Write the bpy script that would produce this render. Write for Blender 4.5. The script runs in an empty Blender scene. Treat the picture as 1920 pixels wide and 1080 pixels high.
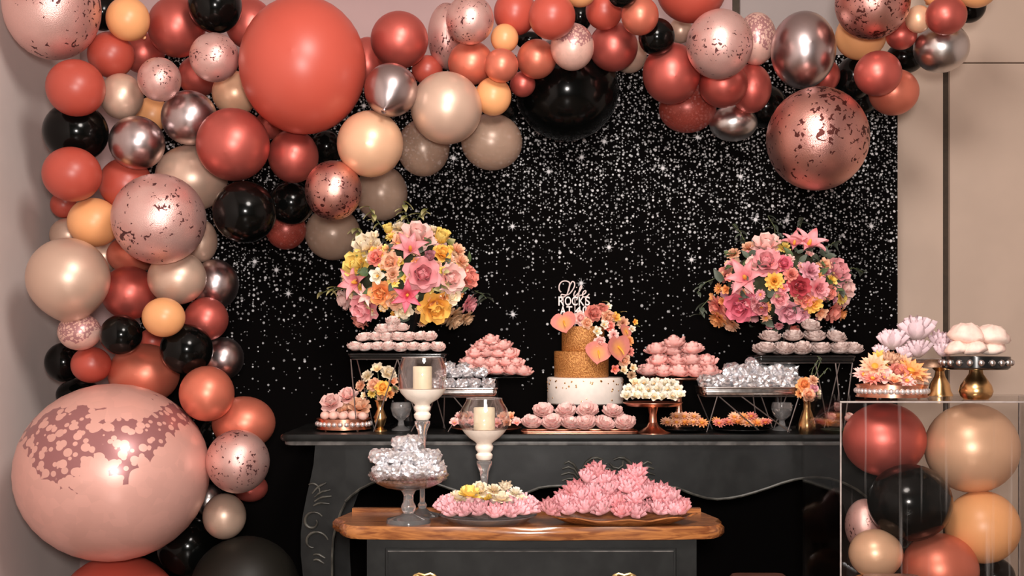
import bpy, bmesh, math, random
from mathutils import Vector, Matrix, Euler, noise

random.seed(7)
scene = bpy.context.scene
C = scene.collection

# ------------------------------------------------------------------ camera
F, VH, ZC = 2286.0, 640.0, 1.156          # focal length in pixels, horizon row, eye height


def P(u, v, Y):
    """World point seen at pixel (u, v) of the 1920x1080 photograph, Y metres in front of the eye."""
    return Vector(((u - 960) / F * Y, Y, ZC - (v - VH) / F * Y))


def S(n, Y):
    return n * Y / F


cam_data = bpy.data.cameras.new('camera')
cam = bpy.data.objects.new('camera', cam_data)
C.objects.link(cam)
cam.location = (0, 0, ZC)
cam.rotation_euler = (math.pi / 2, 0, 0)
cam_data.sensor_width = 36
cam_data.lens = 36 * F / 1920
cam_data.shift_y = (VH - 540) / 1920
scene.camera = cam

# ------------------------------------------------------------------ light
scene.view_settings.view_transform = 'Standard'
scene.view_settings.look = 'None'
scene.view_settings.gamma = 1
scene.view_settings.use_curve_mapping = False
scene.view_settings.exposure = -0.12

world = bpy.data.worlds.new('room_light')
scene.world = world
world.use_nodes = True
bg = world.node_tree.nodes['Background']
bg.inputs[0].default_value = (1.0, 0.86, 0.76, 1)
bg.inputs[1].default_value = 0.13


def area(name, loc, target, size, power, color):
    d = bpy.data.lights.new(name, 'AREA')
    d.shape = 'DISK'
    d.size = size
    d.energy = power
    d.color = color
    o = bpy.data.objects.new(name, d)
    C.objects.link(o)
    o.location = loc
    o.rotation_euler = (Vector(target) - Vector(loc)).to_track_quat('-Z', 'Y').to_euler()
    return o


area('ceiling_softbox', (0.25, 1.55, 2.85), (0.0, 4.3, 1.15), 0.75, 64, (1.0, 0.92, 0.86))
area('camera_flash', (0.05, -0.25, 1.35), (0.0, 4.3, 1.25), 0.30, 120, (1.0, 0.93, 0.88))

# ------------------------------------------------------------------ mesh helpers


class MB:
    def __init__(self):
        self.v, self.f, self.mi = [], [], []

    def add(self, vs, fs, mi=0):
        b = len(self.v)
        self.v += [tuple(p) for p in vs]
        self.f += [tuple(b + i for i in f) for f in fs]
        self.mi += [mi] * len(fs)
        return self

    def box(self, lo, hi, mi=0):
        (a, b, c), (d, e, g) = lo, hi
        vs = [(a, b, c), (d, b, c), (d, e, c), (a, e, c), (a, b, g), (d, b, g), (d, e, g), (a, e, g)]
        return self.add(vs, [(0, 3, 2, 1), (4, 5, 6, 7), (0, 1, 5, 4), (1, 2, 6, 5), (2, 3, 7, 6), (3, 0, 4, 7)], mi)

    def lathe(self, prof, seg=32, cx=0, cy=0, cz=0, mi=0, wob=None, sx=1, sy=1):
        vs, fs = [], []
        for k, (r, z) in enumerate(prof):
            for i in range(seg):
                a = 2 * math.pi * i / seg
                w = wob(k, a) if wob else 1.0
                vs.append((cx + r * w * math.cos(a) * sx, cy + r * w * math.sin(a) * sy, cz + z))
        for k in range(len(prof) - 1):
            for i in range(seg):
                j = (i + 1) % seg
                fs.append((k * seg + i, k * seg + j, (k + 1) * seg + j, (k + 1) * seg + i))
        n = len(prof)
        if prof[0][0] > 1e-6:
            fs.append(tuple(reversed(range(seg))))
        if prof[-1][0] > 1e-6:
            fs.append(tuple((n - 1) * seg + i for i in range(seg)))
        return self.add(vs, fs, mi)

    def tube(self, pts, r, seg=8, closed=False, mi=0):
        pts = [Vector(p) for p in pts]
        n = len(pts)
        rs = r if isinstance(r, (list, tuple)) else [r] * n
        vs, fs = [], []
        up = None
        for i, p in enumerate(pts):
            a = pts[(i - 1) % n] if (closed or i > 0) else p
            b = pts[(i + 1) % n] if (closed or i < n - 1) else p
            t = (b - a).normalized() if (b - a).length > 1e-9 else Vector((0, 0, 1))
            if up is None:
                up = Vector((0, 0, 1)) if abs(t.z) < .9 else Vector((1, 0, 0))
            x = t.cross(up)
            if x.length < 1e-6:
                x = t.orthogonal()
            x.normalize()
            y = x.cross(t).normalized()
            up = y
            for k in range(seg):
                q = 2 * math.pi * k / seg
                vs.append(p + (x * math.cos(q) + y * math.sin(q)) * rs[i])
        m = n if closed else n - 1
        for i in range(m):
            j = (i + 1) % n
            for k in range(seg):
                l = (k + 1) % seg
                fs.append((i * seg + k, j * seg + k, j * seg + l, i * seg + l))
        if not closed:
            fs.append(tuple(range(seg)))
            fs.append(tuple((n - 1) * seg + k for k in reversed(range(seg))))
        return self.add(vs, fs, mi)

    def prism(self, outline, y0, y1, mi=0):
        """Outline of (x, z) points, extruded from y0 to y1."""
        n = len(outline)
        vs = [(x, y0, z) for x, z in outline] + [(x, y1, z) for x, z in outline]
        fs = [tuple(range(n)), tuple(n + i for i in reversed(range(n)))]
        fs += [((i + 1) % n, i, n + i, n + (i + 1) % n) for i in range(n)]
        return self.add(vs, fs, mi)

    def slab(self, outline, z0, z1, mi=0, bev=0.0):
        """Outline of (x, y) points, extruded from z0 to z1 with an eased edge."""
        n = len(outline)
        cx = sum(p[0] for p in outline) / n
        cy = sum(p[1] for p in outline) / n

        def ring(z, ins):
            out = []
            for x, y in outline:
                d = math.hypot(x - cx, y - cy) or 1
                out.append((x - (x - cx) / d * ins, y - (y - cy) / d * ins, z))
            return out
        rings = [ring(z0, bev), ring(z0 + bev, 0), ring(z1 - bev, 0), ring(z1, bev)] if bev else [ring(z0, 0), ring(z1, 0)]
        vs = [p for r in rings for p in r]
        m = len(rings)
        fs = [tuple(reversed(range(n))), tuple((m - 1) * n + i for i in range(n))]
        for k in range(m - 1):
            fs += [(k * n + i, k * n + (i + 1) % n, (k + 1) * n + (i + 1) % n, (k + 1) * n + i) for i in range(n)]
        return self.add(vs, fs, mi)

    def petal(self, L, W, a0, a1, az, r0=0.0, z0=0.0, cup=0.0, tip=0.0, mi=0, nt=5, ns=2, twist=0.0):
        """A curved petal leaving the axis at angle a0 and ending at a1 (0 = up, pi/2 = flat)."""
        ca, sa = math.cos(az), math.sin(az)
        vs, fs = [], []
        r, z = r0, z0
        for i in range(nt + 1):
            t = i / nt
            a = a0 + (a1 - a0) * t
            if i:
                r += math.sin(a) * L / nt
                z += math.cos(a) * L / nt
            w = W * (math.sin(math.pi * min(1, (0.12 + 0.88 * t) ** 0.8)) ** 0.55 if tip == 0 else
                     math.sin(math.pi * (0.10 + 0.90 * t) ** 0.75) * (1 - 0.15 * t) + 0.01)
            if tip == 0 and i == nt:
                w = W * 0.45
            for k in range(-ns, ns + 1):
                s = k / ns
                off = cup * s * s * W
                rr = r - math.cos(a) * off * 1.0 + 0
                zz = z + math.sin(a) * off
                x, y = rr, s * w / 1.0
                zz += twist * s * W * t
                vs.append((x * ca - y * sa, x * sa + y * ca, zz))
        c = 2 * ns + 1
        for i in range(nt):
            for k in range(c - 1):
                fs.append((i * c + k, (i + 1) * c + k, (i + 1) * c + k + 1, i * c + k + 1))
        return self.add(vs, fs, mi)

    def mesh(self, name, smooth=True, ang=45):
        m = bpy.data.meshes.new(name)
        m.from_pydata(self.v, [], self.f)
        if any(self.mi):
            m.polygons.foreach_set('material_index', self.mi)
        if smooth:
            m.shade_smooth()
            m.set_sharp_from_angle(angle=math.radians(ang))
        m.update()
        return m


WLOC = {}


def obj(name, mesh, mats, parent=None, loc=(0, 0, 0), rot=None, scale=None):
    """One mesh object at a WORLD place; parents are never rotated or scaled."""
    if isinstance(mesh, MB):
        mesh = mesh.mesh(name)
    o = bpy.data.objects.new(name, mesh)
    C.objects.link(o)
    loc = Vector(loc)
    WLOC[o.name] = loc.copy()
    if parent is not None:
        o.parent = parent
        o.location = loc - WLOC[parent.name]
    else:
        o.location = loc
    if rot is not None:
        o.rotation_euler = rot
    if scale is not None:
        o.scale = (scale,) * 3 if isinstance(scale, (int, float)) else scale
    if not isinstance(mats, (list, tuple)):
        mats = [mats]
    while len(mesh.materials) < len(mats):
        mesh.materials.append(mats[len(mesh.materials)])
    for i, m in enumerate(mats):
        o.material_slots[i].link = 'OBJECT'
        o.material_slots[i].material = m
    return o


def thing(name, label, cat, loc, group=None):
    o = bpy.data.objects.new(name, None)
    C.objects.link(o)
    o.empty_display_size = 0.05
    o.location = loc
    WLOC[o.name] = Vector(loc)
    tag(o, label, cat, group)
    return o


def tag(o, label, cat, group=None, kind=None):
    if label:
        o['label'] = label
    if cat:
        o['category'] = cat
    if group:
        o['group'] = group
    if kind:
        o['kind'] = kind
    return o


def struct(name, mb, mat, label=None, parent=None):
    o = obj(name, mb, mat, parent)
    if parent is None:
        o['kind'] = 'structure'
        if label:
            o['label'] = label
    return o


# ------------------------------------------------------------------ materials


def base_mat(name):
    m = bpy.data.materials.new(name)
    m.use_nodes = True
    nt = m.node_tree
    return m, nt, nt.nodes['Principled BSDF']


def rgb(c):
    return (c[0], c[1], c[2], 1)


def N(nt, kind, **kw):
    n = nt.nodes.new(kind)
    for k, v in kw.items():
        if k in ('operation', 'blend_type', 'data_type', 'feature', 'noise_dimensions', 'voronoi_dimensions', 'interpolation_type', 'wave_type', 'bands_direction', 'clamp', 'use_clamp'):
            setattr(n, k, v)
        else:
            n.inputs[k].default_value = v
    return n


def math_node(nt, op, a, b=None, c=None, clamp=False):
    n = nt.nodes.new('ShaderNodeMath')
    n.operation = op
    n.use_clamp = clamp
    for i, x in enumerate((a, b, c)):
        if x is None:
            continue
        if isinstance(x, (int, float)):
            n.inputs[i].default_value = x
        else:
            nt.links.new(x, n.inputs[i])
    return n.outputs[0]


def smooth(nt, x, lo, hi):
    n = nt.nodes.new('ShaderNodeMapRange')
    n.interpolation_type = 'SMOOTHSTEP'
    nt.links.new(x, n.inputs[0])
    n.inputs[1].default_value = lo
    n.inputs[2].default_value = hi
    return n.outputs[0]


def mix_col(nt, fac, a, b):
    n = nt.nodes.new('ShaderNodeMix')
    n.data_type = 'RGBA'
    for sock, x in ((n.inputs[0], fac), (n.inputs[6], a), (n.inputs[7], b)):
        if isinstance(x, (int, float)):
            sock.default_value = x
        elif isinstance(x, (tuple, list)):
            sock.default_value = rgb(x)
        else:
            nt.links.new(x, sock)
    return n.outputs[2]


def obj_coords(nt, spread=20.0):
    """Object coordinates shifted by the object's random number, so copies differ."""
    tc = nt.nodes.new('ShaderNodeTexCoord')
    oi = nt.nodes.new('ShaderNodeObjectInfo')
    k = math_node(nt, 'MULTIPLY', oi.outputs['Random'], spread)
    va = nt.nodes.new('ShaderNodeVectorMath')
    va.operation = 'ADD'
    nt.links.new(tc.outputs['Object'], va.inputs[0])
    nt.links.new(k, va.inputs[1])
    return va.outputs[0], tc.outputs['Object'], oi.outputs['Random']


def plain(name, col, rough=0.5, metal=0.0, spec=0.5, var=0.08, nscale=40.0, col2=None, bump=0.0, coat=0.0, sheen=0.0):
    """Colour with fine noise variation between two tones and optional fine relief."""
    m, nt, b = base_mat(name)
    co, raw, rnd = obj_coords(nt)
    no = N(nt, 'ShaderNodeTexNoise', Scale=nscale, Detail=3.0)
    nt.links.new(co, no.inputs['Vector'])
    c2 = col2 or tuple(min(1, x * (1 + 2 * var)) for x in col)
    c1 = col if col2 else tuple(x * (1 - var) for x in col)
    fac = smooth(nt, no.outputs[0], 0.35, 0.65)
    nt.links.new(mix_col(nt, fac, c1, c2), b.inputs['Base Color'])
    b.inputs['Roughness'].default_value = rough
    b.inputs['Metallic'].default_value = metal
    b.inputs['Specular IOR Level'].default_value = spec
    b.inputs['Coat Weight'].default_value = coat
    b.inputs['Coat Roughness'].default_value = 0.15
    b.inputs['Sheen Weight'].default_value = sheen
    if bump:
        bu = N(nt, 'ShaderNodeBump', Strength=bump, Distance=0.004)
        nt.links.new(no.outputs[0], bu.inputs['Height'])
        nt.links.new(bu.outputs[0], b.inputs['Normal'])
    return m


def petal_mat(name, col, deep, rough=0.55, random_amt=0.25):
    """Petals: pale tips and a deeper throat by distance from the flower axis, with a tone per flower."""
    m, nt, b = base_mat(name)
    co, raw, rnd = obj_coords(nt)
    ln = nt.nodes.new('ShaderNodeVectorMath')
    ln.operation = 'LENGTH'
    nt.links.new(raw, ln.inputs[0])
    f = smooth(nt, ln.outputs['Value'], 0.15, 0.8)
    c = mix_col(nt, f, deep, col)
    no = N(nt, 'ShaderNodeTexNoise', Scale=3.0, Detail=2.0)
    nt.links.new(co, no.inputs['Vector'])
    hv = nt.nodes.new('ShaderNodeHueSaturation')
    nt.links.new(c, hv.inputs['Color'])
    v = math_node(nt, 'MULTIPLY_ADD', rnd, random_amt, 1 - random_amt / 2)
    v2 = math_node(nt, 'MULTIPLY_ADD', no.outputs[0], 0.3, 0.85)
    nt.links.new(math_node(nt, 'MULTIPLY', v, v2), hv.inputs['Value'])
    nt.links.new(hv.outputs[0], b.inputs['Base Color'])
    b.inputs['Roughness'].default_value = rough
    b.inputs['Specular IOR Level'].default_value = 0.3
    return m


def balloon_mat(name, col, rough, metal=0.0, coat=0.0, spec=0.5, coat_rough=0.30, alpha=1.0):
    m, nt, b = base_mat(name)
    co, raw, rnd = obj_coords(nt)
    no = N(nt, 'ShaderNodeTexNoise', Scale=1.6, Detail=1.0)
    nt.links.new(co, no.inputs['Vector'])
    hv = nt.nodes.new('ShaderNodeHueSaturation')
    hv.inputs['Color'].default_value = rgb(col)
    v = math_node(nt, 'MULTIPLY_ADD', rnd, 0.16, 0.86)
    nt.links.new(math_node(nt, 'MULTIPLY_ADD', no.outputs[0], 0.12, v), hv.inputs['Value'])
    nt.links.new(hv.outputs[0], b.inputs['Base Color'])
    b.inputs['Roughness'].default_value = rough
    b.inputs['Metallic'].default_value = metal
    b.inputs['Coat Weight'].default_value = coat
    b.inputs['Coat Roughness'].default_value = coat_rough
    b.inputs['Alpha'].default_value = alpha
    b.inputs['Specular IOR Level'].default_value = spec
    return m


def foil_mat(name, col, col2, dark, amount, rough=0.3, metal=0.8):
    """Foil-flake balloon: rose-gold skin of fine flakes with small dark gaps."""
    m, nt, b = base_mat(name)
    co, raw, rnd = obj_coords(nt)
    big = N(nt, 'ShaderNodeTexNoise', Scale=1.3, Detail=2.0)
    fine = N(nt, 'ShaderNodeTexNoise', Scale=9.0, Detail=3.0, Distortion=0.6)
    grain = N(nt, 'ShaderNodeTexNoise', Scale=60.0, Detail=1.0)
    for n in (big, fine, grain):
        nt.links.new(co, n.inputs['Vector'])
    tone = smooth(nt, big.outputs[0], 0.35, 0.65)
    c = mix_col(nt, tone, col, col2)
    c = mix_col(nt, math_node(nt, 'MULTIPLY', grain.outputs[0], 0.35), c, tuple(x * 0.55 for x in col))
    gate = math_node(nt, 'MULTIPLY_ADD', big.outputs[0], -0.55, 0.275)
    s = math_node(nt, 'ADD', fine.outputs[0], math_node(nt, 'MULTIPLY', gate, -1.0))
    speck = smooth(nt, s, 0.68 - amount, 0.70 - amount)
    nt.links.new(mix_col(nt, speck, c, dark), b.inputs['Base Color'])
    b.inputs['Metallic'].default_value = metal
    nt.links.new(math_node(nt, 'MULTIPLY_ADD', speck, 0.2, rough), b.inputs['Roughness'])
    bu = N(nt, 'ShaderNodeBump', Strength=0.12, Distance=0.02)
    nt.links.new(grain.outputs[0], bu.inputs['Height'])
    nt.links.new(bu.outputs[0], b.inputs['Normal'])
    return m


def confetti_mat(name, disc, skin, scale, zlo, zhi):
    """Clear rose balloon lined with round paper confetti, thin in a band on its upper half."""
    m, nt, b = base_mat(name)
    co, raw, rnd = obj_coords(nt)
    vo = N(nt, 'ShaderNodeTexVoronoi', Scale=scale)
    vo2 = N(nt, 'ShaderNodeTexVoronoi', Scale=scale * 1.25)
    big = N(nt, 'ShaderNodeTexNoise', Scale=2.2, Detail=2.0)
    for n in (vo, vo2, big):
        nt.links.new(co, n.inputs['Vector'])
    sep = nt.nodes.new('ShaderNodeSeparateXYZ')
    nt.links.new(raw, sep.inputs[0])
    z = math_node(nt, 'ADD', sep.outputs['Z'], math_node(nt, 'MULTIPLY_ADD', big.outputs[0], 0.9, -0.45))
    ax = math_node(nt, 'ABSOLUTE', math_node(nt, 'ADD', sep.outputs['X'], math_node(nt, 'MULTIPLY_ADD', big.outputs[0], 0.7, -0.35)))
    z = math_node(nt, 'SUBTRACT', z, math_node(nt, 'MULTIPLY', smooth(nt, ax, 0.45, 0.95), 0.55))
    bare = math_node(nt, 'MULTIPLY', smooth(nt, z, zlo, zlo + 0.22), math_node(nt, 'SUBTRACT', 1.0, smooth(nt, z, zhi - 0.2, zhi)))
    d = math_node(nt, 'MINIMUM', vo.outputs['Distance'], math_node(nt, 'ADD', vo2.outputs['Distance'], 0.12))
    thr = math_node(nt, 'MULTIPLY_ADD', bare, -0.57, 1.0)
    gap = math_node(nt, 'SUBTRACT', d, thr)
    hole = smooth(nt, gap, -0.02, 0.02)
    c = mix_col(nt, vo.outputs['Color'], tuple(x * 0.9 for x in disc), disc)
    nt.links.new(mix_col(nt, hole, c, skin), b.inputs['Base Color'])
    b.inputs['Metallic'].default_value = 0.30
    nt.links.new(math_node(nt, 'MULTIPLY_ADD', hole, -0.06, 0.40), b.inputs['Roughness'])
    b.inputs['Coat Weight'].default_value = 0.3
    b.inputs['Coat Roughness'].default_value = 0.2
    return m


def clear_mat(name, tint=(0.95, 0.95, 0.95), gloss=0.08, rough=0.03, reflection_streaks=0.0, refl=1.0):
    """Thin clear glass or acrylic sheet: mostly let through, reflecting more at grazing angles."""
    m, nt, b = base_mat(name)
    nt.nodes.remove(b)
    out = nt.nodes['Material Output']
    tr = nt.nodes.new('ShaderNodeBsdfTransparent')
    tr.inputs[0].default_value = rgb(tint)
    gl = nt.nodes.new('ShaderNodeBsdfGlossy')
    gl.inputs['Roughness'].default_value = rough
    gl.inputs['Color'].default_value = (refl, refl, refl, 1)
    lw = N(nt, 'ShaderNodeLayerWeight', Blend=0.35)
    fac = math_node(nt, 'MULTIPLY_ADD', lw.outputs['Facing'], 0.45, gloss, clamp=True)
    fac = math_node(nt, 'MINIMUM', fac, 0.75)
    mx = nt.nodes.new('ShaderNodeMixShader')
    nt.links.new(fac, mx.inputs[0])
    nt.links.new(tr.outputs[0], mx.inputs[1])
    nt.links.new(gl.outputs[0], mx.inputs[2])
    last = mx.outputs[0]
    if reflection_streaks:  # pale diffuse streaks painted on the sheet in place of reflections
        tc = nt.nodes.new('ShaderNodeTexCoord')
        mp = nt.nodes.new('ShaderNodeMapping')
        mp.inputs['Scale'].default_value = (38, 38, 1.2)
        nt.links.new(tc.outputs['Object'], mp.inputs[0])
        no = N(nt, 'ShaderNodeTexNoise', Scale=1.0, Detail=3.0)
        nt.links.new(mp.outputs[0], no.inputs['Vector'])
        df = nt.nodes.new('ShaderNodeBsdfDiffuse')
        df.inputs[0].default_value = (0.8, 0.76, 0.74, 1)
        m2 = nt.nodes.new('ShaderNodeMixShader')
        nt.links.new(math_node(nt, 'MULTIPLY_ADD', smooth(nt, no.outputs[0], 0.6, 0.75), reflection_streaks, 0.0), m2.inputs[0])
        nt.links.new(last, m2.inputs[1])
        nt.links.new(df.outputs[0], m2.inputs[2])
        last = m2.outputs[0]
    nt.links.new(last, out.inputs[0])
    return m


def crystal_mat(name, col=(1.0, 0.975, 0.965)):
    m, nt, b = base_mat(name)
    b.inputs['Base Color'].default_value = rgb(col)
    b.inputs['Transmission Weight'].default_value = 0.9
    b.inputs['Roughness'].default_value = 0.05
    b.inputs['IOR'].default_value = 1.5
    return m


def wood_mat(name, dark, light, rough=0.25, scale=9.0):
    m, nt, b = base_mat(name)
    tc = nt.nodes.new('ShaderNodeTexCoord')
    mp = nt.nodes.new('ShaderNodeMapping')
    mp.inputs['Scale'].default_value = (0.9, 8.0, 8.0)
    nt.links.new(tc.outputs['Object'], mp.inputs[0])
    no = N(nt, 'ShaderNodeTexNoise', Scale=scale, Detail=5.0, Distortion=1.2)
    nt.links.new(mp.outputs[0], no.inputs['Vector'])
    nt.links.new(mix_col(nt, smooth(nt, no.outputs[0], 0.3, 0.7), dark, light), b.inputs['Base Color'])
    b.inputs['Roughness'].default_value = rough
    b.inputs['Coat Weight'].default_value = 0.4
    b.inputs['Coat Roughness'].default_value = 0.2
    return m


def glitter_mat(name):
    """Matt black print strewn with white dots, dense at the top and thinning out downwards."""
    m, nt, b = base_mat(name)
    tc = nt.nodes.new('ShaderNodeTexCoord')
    sep = nt.nodes.new('ShaderNodeSeparateXYZ')
    nt.links.new(tc.outputs['Object'], sep.inputs[0])
    x, z = sep.outputs['X'], sep.outputs['Z']
    xy = nt.nodes.new('ShaderNodeCombineXYZ')
    nt.links.new(x, xy.inputs[0])
    nt.links.new(z, xy.inputs[1])
    big = N(nt, 'ShaderNodeTexNoise', Scale=3.0, Detail=2.0)
    nt.links.new(xy.outputs[0], big.inputs['Vector'])
    xo = math_node(nt, 'ADD', x, -0.25)
    h = math_node(nt, 'ADD', z, math_node(nt, 'MULTIPLY', math_node(nt, 'MULTIPLY', xo, xo), 0.13))
    h = math_node(nt, 'ADD', h, math_node(nt, 'MULTIPLY_ADD', big.outputs[0], 0.24, -0.12))
    ramp = nt.nodes.new('ShaderNodeValToRGB')
    nt.links.new(math_node(nt, 'DIVIDE', h, 2.4), ramp.inputs[0])
    el = ramp.color_ramp.elements
    el[0].position, el[0].color = 0.36, (0, 0, 0, 1)
    el[1].position, el[1].color = 0.94, (1, 1, 1, 1)
    for pos, val in ((0.43, 0.025), (0.53, 0.07), (0.59, 0.18), (0.66, 0.42), (0.74, 0.68), (0.84, 0.88)):
        e = el.new(pos)
        e.color = (val, val, val, 1)
    dens = ramp.outputs[0]
    total = None
    for sc, rad, gain, hi in ((50.0, 0.26, 1.0, 0.85), (66.0, 0.25, 0.75, 0.6), (92.0, 0.27, 0.45, 0.4), (22.0, 0.15, 0.25, 0.9)):
        vo = N(nt, 'ShaderNodeTexVoronoi', Scale=sc)
        vo.voronoi_dimensions = '2D'
        nt.links.new(xy.outputs[0], vo.inputs['Vector'])
        sc_ = nt.nodes.new('ShaderNodeSeparateColor')
        nt.links.new(vo.outputs['Color'], sc_.inputs[0])
        gate = math_node(nt, 'LESS_THAN', sc_.outputs[0], math_node(nt, 'MULTIPLY', dens, gain))
        rr = math_node(nt, 'MULTIPLY_ADD', sc_.outputs[2], rad * 0.6, rad * 0.55)
        q = math_node(nt, 'DIVIDE', vo.outputs['Distance'], rr)
        dot = math_node(nt, 'SUBTRACT', 1.0, smooth(nt, q, 0.55, 1.05))
        br = math_node(nt, 'MULTIPLY_ADD', sc_.outputs[1], hi * 0.75, hi * 0.25)
        val = math_node(nt, 'MULTIPLY', math_node(nt, 'MULTIPLY', dot, gate), br)
        total = val if total is None else math_node(nt, 'MAXIMUM', total, val)
    # star glints with rays
    vo = N(nt, 'ShaderNodeTexVoronoi', Scale=4.2)
    vo.voronoi_dimensions = '2D'
    nt.links.new(xy.outputs[0], vo.inputs['Vector'])
    s6 = nt.nodes.new('ShaderNodeVectorMath')
    s6.operation = 'SUBTRACT'
    nt.links.new(xy.outputs[0], s6.inputs[0])
    nt.links.new(vo.outputs['Position'], s6.inputs[1])
    sp = nt.nodes.new('ShaderNodeSeparateXYZ')
    nt.links.new(s6.outputs[0], sp.inputs[0])
    ax, ay = math_node(nt, 'ABSOLUTE', sp.outputs[0]), math_node(nt, 'ABSOLUTE', sp.outputs[1])
    dd = math_node(nt, 'ABSOLUTE', math_node(nt, 'MULTIPLY', math_node(nt, 'SUBTRACT', ax, ay), 0.7))
    rayw = math_node(nt, 'MINIMUM', math_node(nt, 'MINIMUM', ax, ay), math_node(nt, 'ADD', dd, 0.001))
    ln = nt.nodes.new('ShaderNodeVectorMath')
    ln.operation = 'LENGTH'
    nt.links.new(s6.outputs[0], ln.inputs[0])
    reach = math_node(nt, 'SUBTRACT', 1.0, smooth(nt, ln.outputs['Value'], 0.004, 0.022))
    ray = math_node(nt, 'MULTIPLY', math_node(nt, 'SUBTRACT', 1.0, smooth(nt, rayw, 0.0005, 0.0025)), reach)
    core = math_node(nt, 'SUBTRACT', 1.0, smooth(nt, ln.outputs['Value'], 0.004, 0.010))
    sc_ = nt.nodes.new('ShaderNodeSeparateColor')
    nt.links.new(vo.outputs['Color'], sc_.inputs[0])
    gate = math_node(nt, 'LESS_THAN', sc_.outputs[0], smooth(nt, dens, 0.02, 0.25))
    star = math_node(nt, 'MULTIPLY', math_node(nt, 'MAXIMUM', math_node(nt, 'MULTIPLY', ray, 0.7), core), gate)
    total = math_node(nt, 'MAXIMUM', total, star, clamp=True)
    nt.links.new(mix_col(nt, total, (0.0035, 0.003, 0.003), (0.80, 0.80, 0.82)), b.inputs['Base Color'])
    b.inputs['Roughness'].default_value = 0.85
    b.inputs['Specular IOR Level'].default_value = 0.0
    return m


M = {}
M['wall_pink'] = plain('wall_pink_paint', (0.46, 0.31, 0.305), 0.75, nscale=2.5, var=0.03)
M['wall_white'] = plain('wall_pale_paint', (0.70, 0.61, 0.575), 0.75, nscale=2.5, var=0.03)
M['panel_beige'] = plain('beige_wall_panel', (0.55, 0.42, 0.335), 0.6, nscale=3.0, var=0.03)
M['panel_shaded'] = plain('shaded_wall_panel', (0.32, 0.275, 0.265), 0.6, nscale=3.0, var=0.03)  # upper panel: shade behind the balloons put into its colour
M['gap_brown'] = plain('dark_brown_gap', (0.045, 0.028, 0.016), 0.7)
M['floor'] = wood_mat('floor_boards', (0.10, 0.06, 0.04), (0.2, 0.13, 0.09), 0.4)
M['ceiling'] = plain('ceiling_paint', (0.62, 0.55, 0.52), 0.8, nscale=2.0, var=0.03)
M['glitter'] = glitter_mat('starry_black_print')

M['coral'] = balloon_mat('coral_latex', (0.47, 0.076, 0.050), 0.38, 0.0)
M['rose'] = balloon_mat('rose_pearl_latex', (0.58, 0.125, 0.100), 0.42, 0.70, coat=0.12)
M['roseorange'] = balloon_mat('copper_coral_pearl_latex', (0.72, 0.20, 0.125), 0.42, 0.55, coat=0.15)
M['peach'] = balloon_mat('peach_latex', (0.84, 0.40, 0.17), 0.38, 0.0)
M['nude'] = balloon_mat('nude_pearl_latex', (0.70, 0.49, 0.375), 0.40, 0.45, coat=0.2)
M['peachpearl'] = balloon_mat('peach_pearl_latex', (0.84, 0.51, 0.32), 0.38, 0.30, coat=0.25)
M['nude_sheer'] = balloon_mat('sheer_nude_latex', (0.60, 0.41, 0.30), 0.34, 0.15, coat=0.4, alpha=0.52)
M['rose_sheer'] = balloon_mat('sheer_rose_latex', (0.48, 0.085, 0.06), 0.36, 0.3, coat=0.35, alpha=0.55)
M['black'] = balloon_mat('black_latex', (0.0022, 0.0024, 0.0022), 0.14, 0.0, spec=0.22)
M['smoke'] = balloon_mat('smoky_black_latex', (0.012, 0.0105, 0.008), 0.5, 0.0, spec=0.3)
M['chrome'] = balloon_mat('mauve_chrome_latex', (0.55, 0.46, 0.46), 0.30, 1.0)
M['silver'] = balloon_mat('silver_chrome_latex', (0.66, 0.62, 0.60), 0.30, 1.0)
M['speck'] = foil_mat('speckled_pink_foil', (0.86, 0.55, 0.50), (0.76, 0.42, 0.38), (0.11, 0.04, 0.04), 0.03, 0.38, 0.68)
M['rosefoil'] = foil_mat('rose_gold_foil', (0.84, 0.43, 0.36), (0.60, 0.30, 0.27), (0.10, 0.03, 0.026), 0.075, 0.33, 0.95)
M['confetti'] = confetti_mat('pink_confetti', (0.84, 0.46, 0.39), (0.36, 0.15, 0.15), 9.0, -0.05, 0.78)
M['confetti_s'] = confetti_mat('small_pink_confetti', (0.80, 0.50, 0.42), (0.42, 0.20, 0.20), 6.5, -0.6, 0.9)

M['table'] = plain('black_painted_wood', (0.0052, 0.0056, 0.0053), 0.42, nscale=14.0, var=0.35, spec=0.24, bump=0.15)
M['carve'] = plain('worn_black_carving', (0.036, 0.035, 0.029), 0.38, nscale=30.0, var=0.4, spec=0.5)
M['edge_wear'] = plain('grey_worn_edge', (0.09, 0.085, 0.08), 0.45, nscale=25.0, var=0.35)
M['wood_top'] = wood_mat('warm_varnished_wood', (0.17, 0.050, 0.016), (0.44, 0.17, 0.05), 0.22)
M['wood_dark'] = wood_mat('brown_wood', (0.08, 0.03, 0.02), (0.16, 0.07, 0.05), 0.4)
M['gold'] = plain('gold_metal', (0.75, 0.46, 0.20), 0.25, 1.0, var=0.1, nscale=25)
M['copper'] = plain('rose_copper_metal', (0.70, 0.33, 0.22), 0.28, 1.0, var=0.12, nscale=30)
M['brass'] = plain('aged_brass', (0.55, 0.40, 0.18), 0.32, 1.0, var=0.2, nscale=30)
M['wire'] = plain('dark_silver_wire', (0.30, 0.27, 0.26), 0.3, 0.9)
M['tray_black'] = plain('black_gloss_tray', (0.008, 0.008, 0.008), 0.15)
M['mirror'] = plain('mirror_tray_rim', (0.62, 0.58, 0.56), 0.18, 1.0, var=0.15, nscale=60)
M['glass'] = clear_mat('clear_glass', (0.97, 0.95, 0.95), 0.05, 0.03)
M['acrylic'] = clear_mat('clear_acrylic', (0.985, 0.98, 0.975), 0.02, 0.05, reflection_streaks=0.16, refl=0.8)
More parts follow.
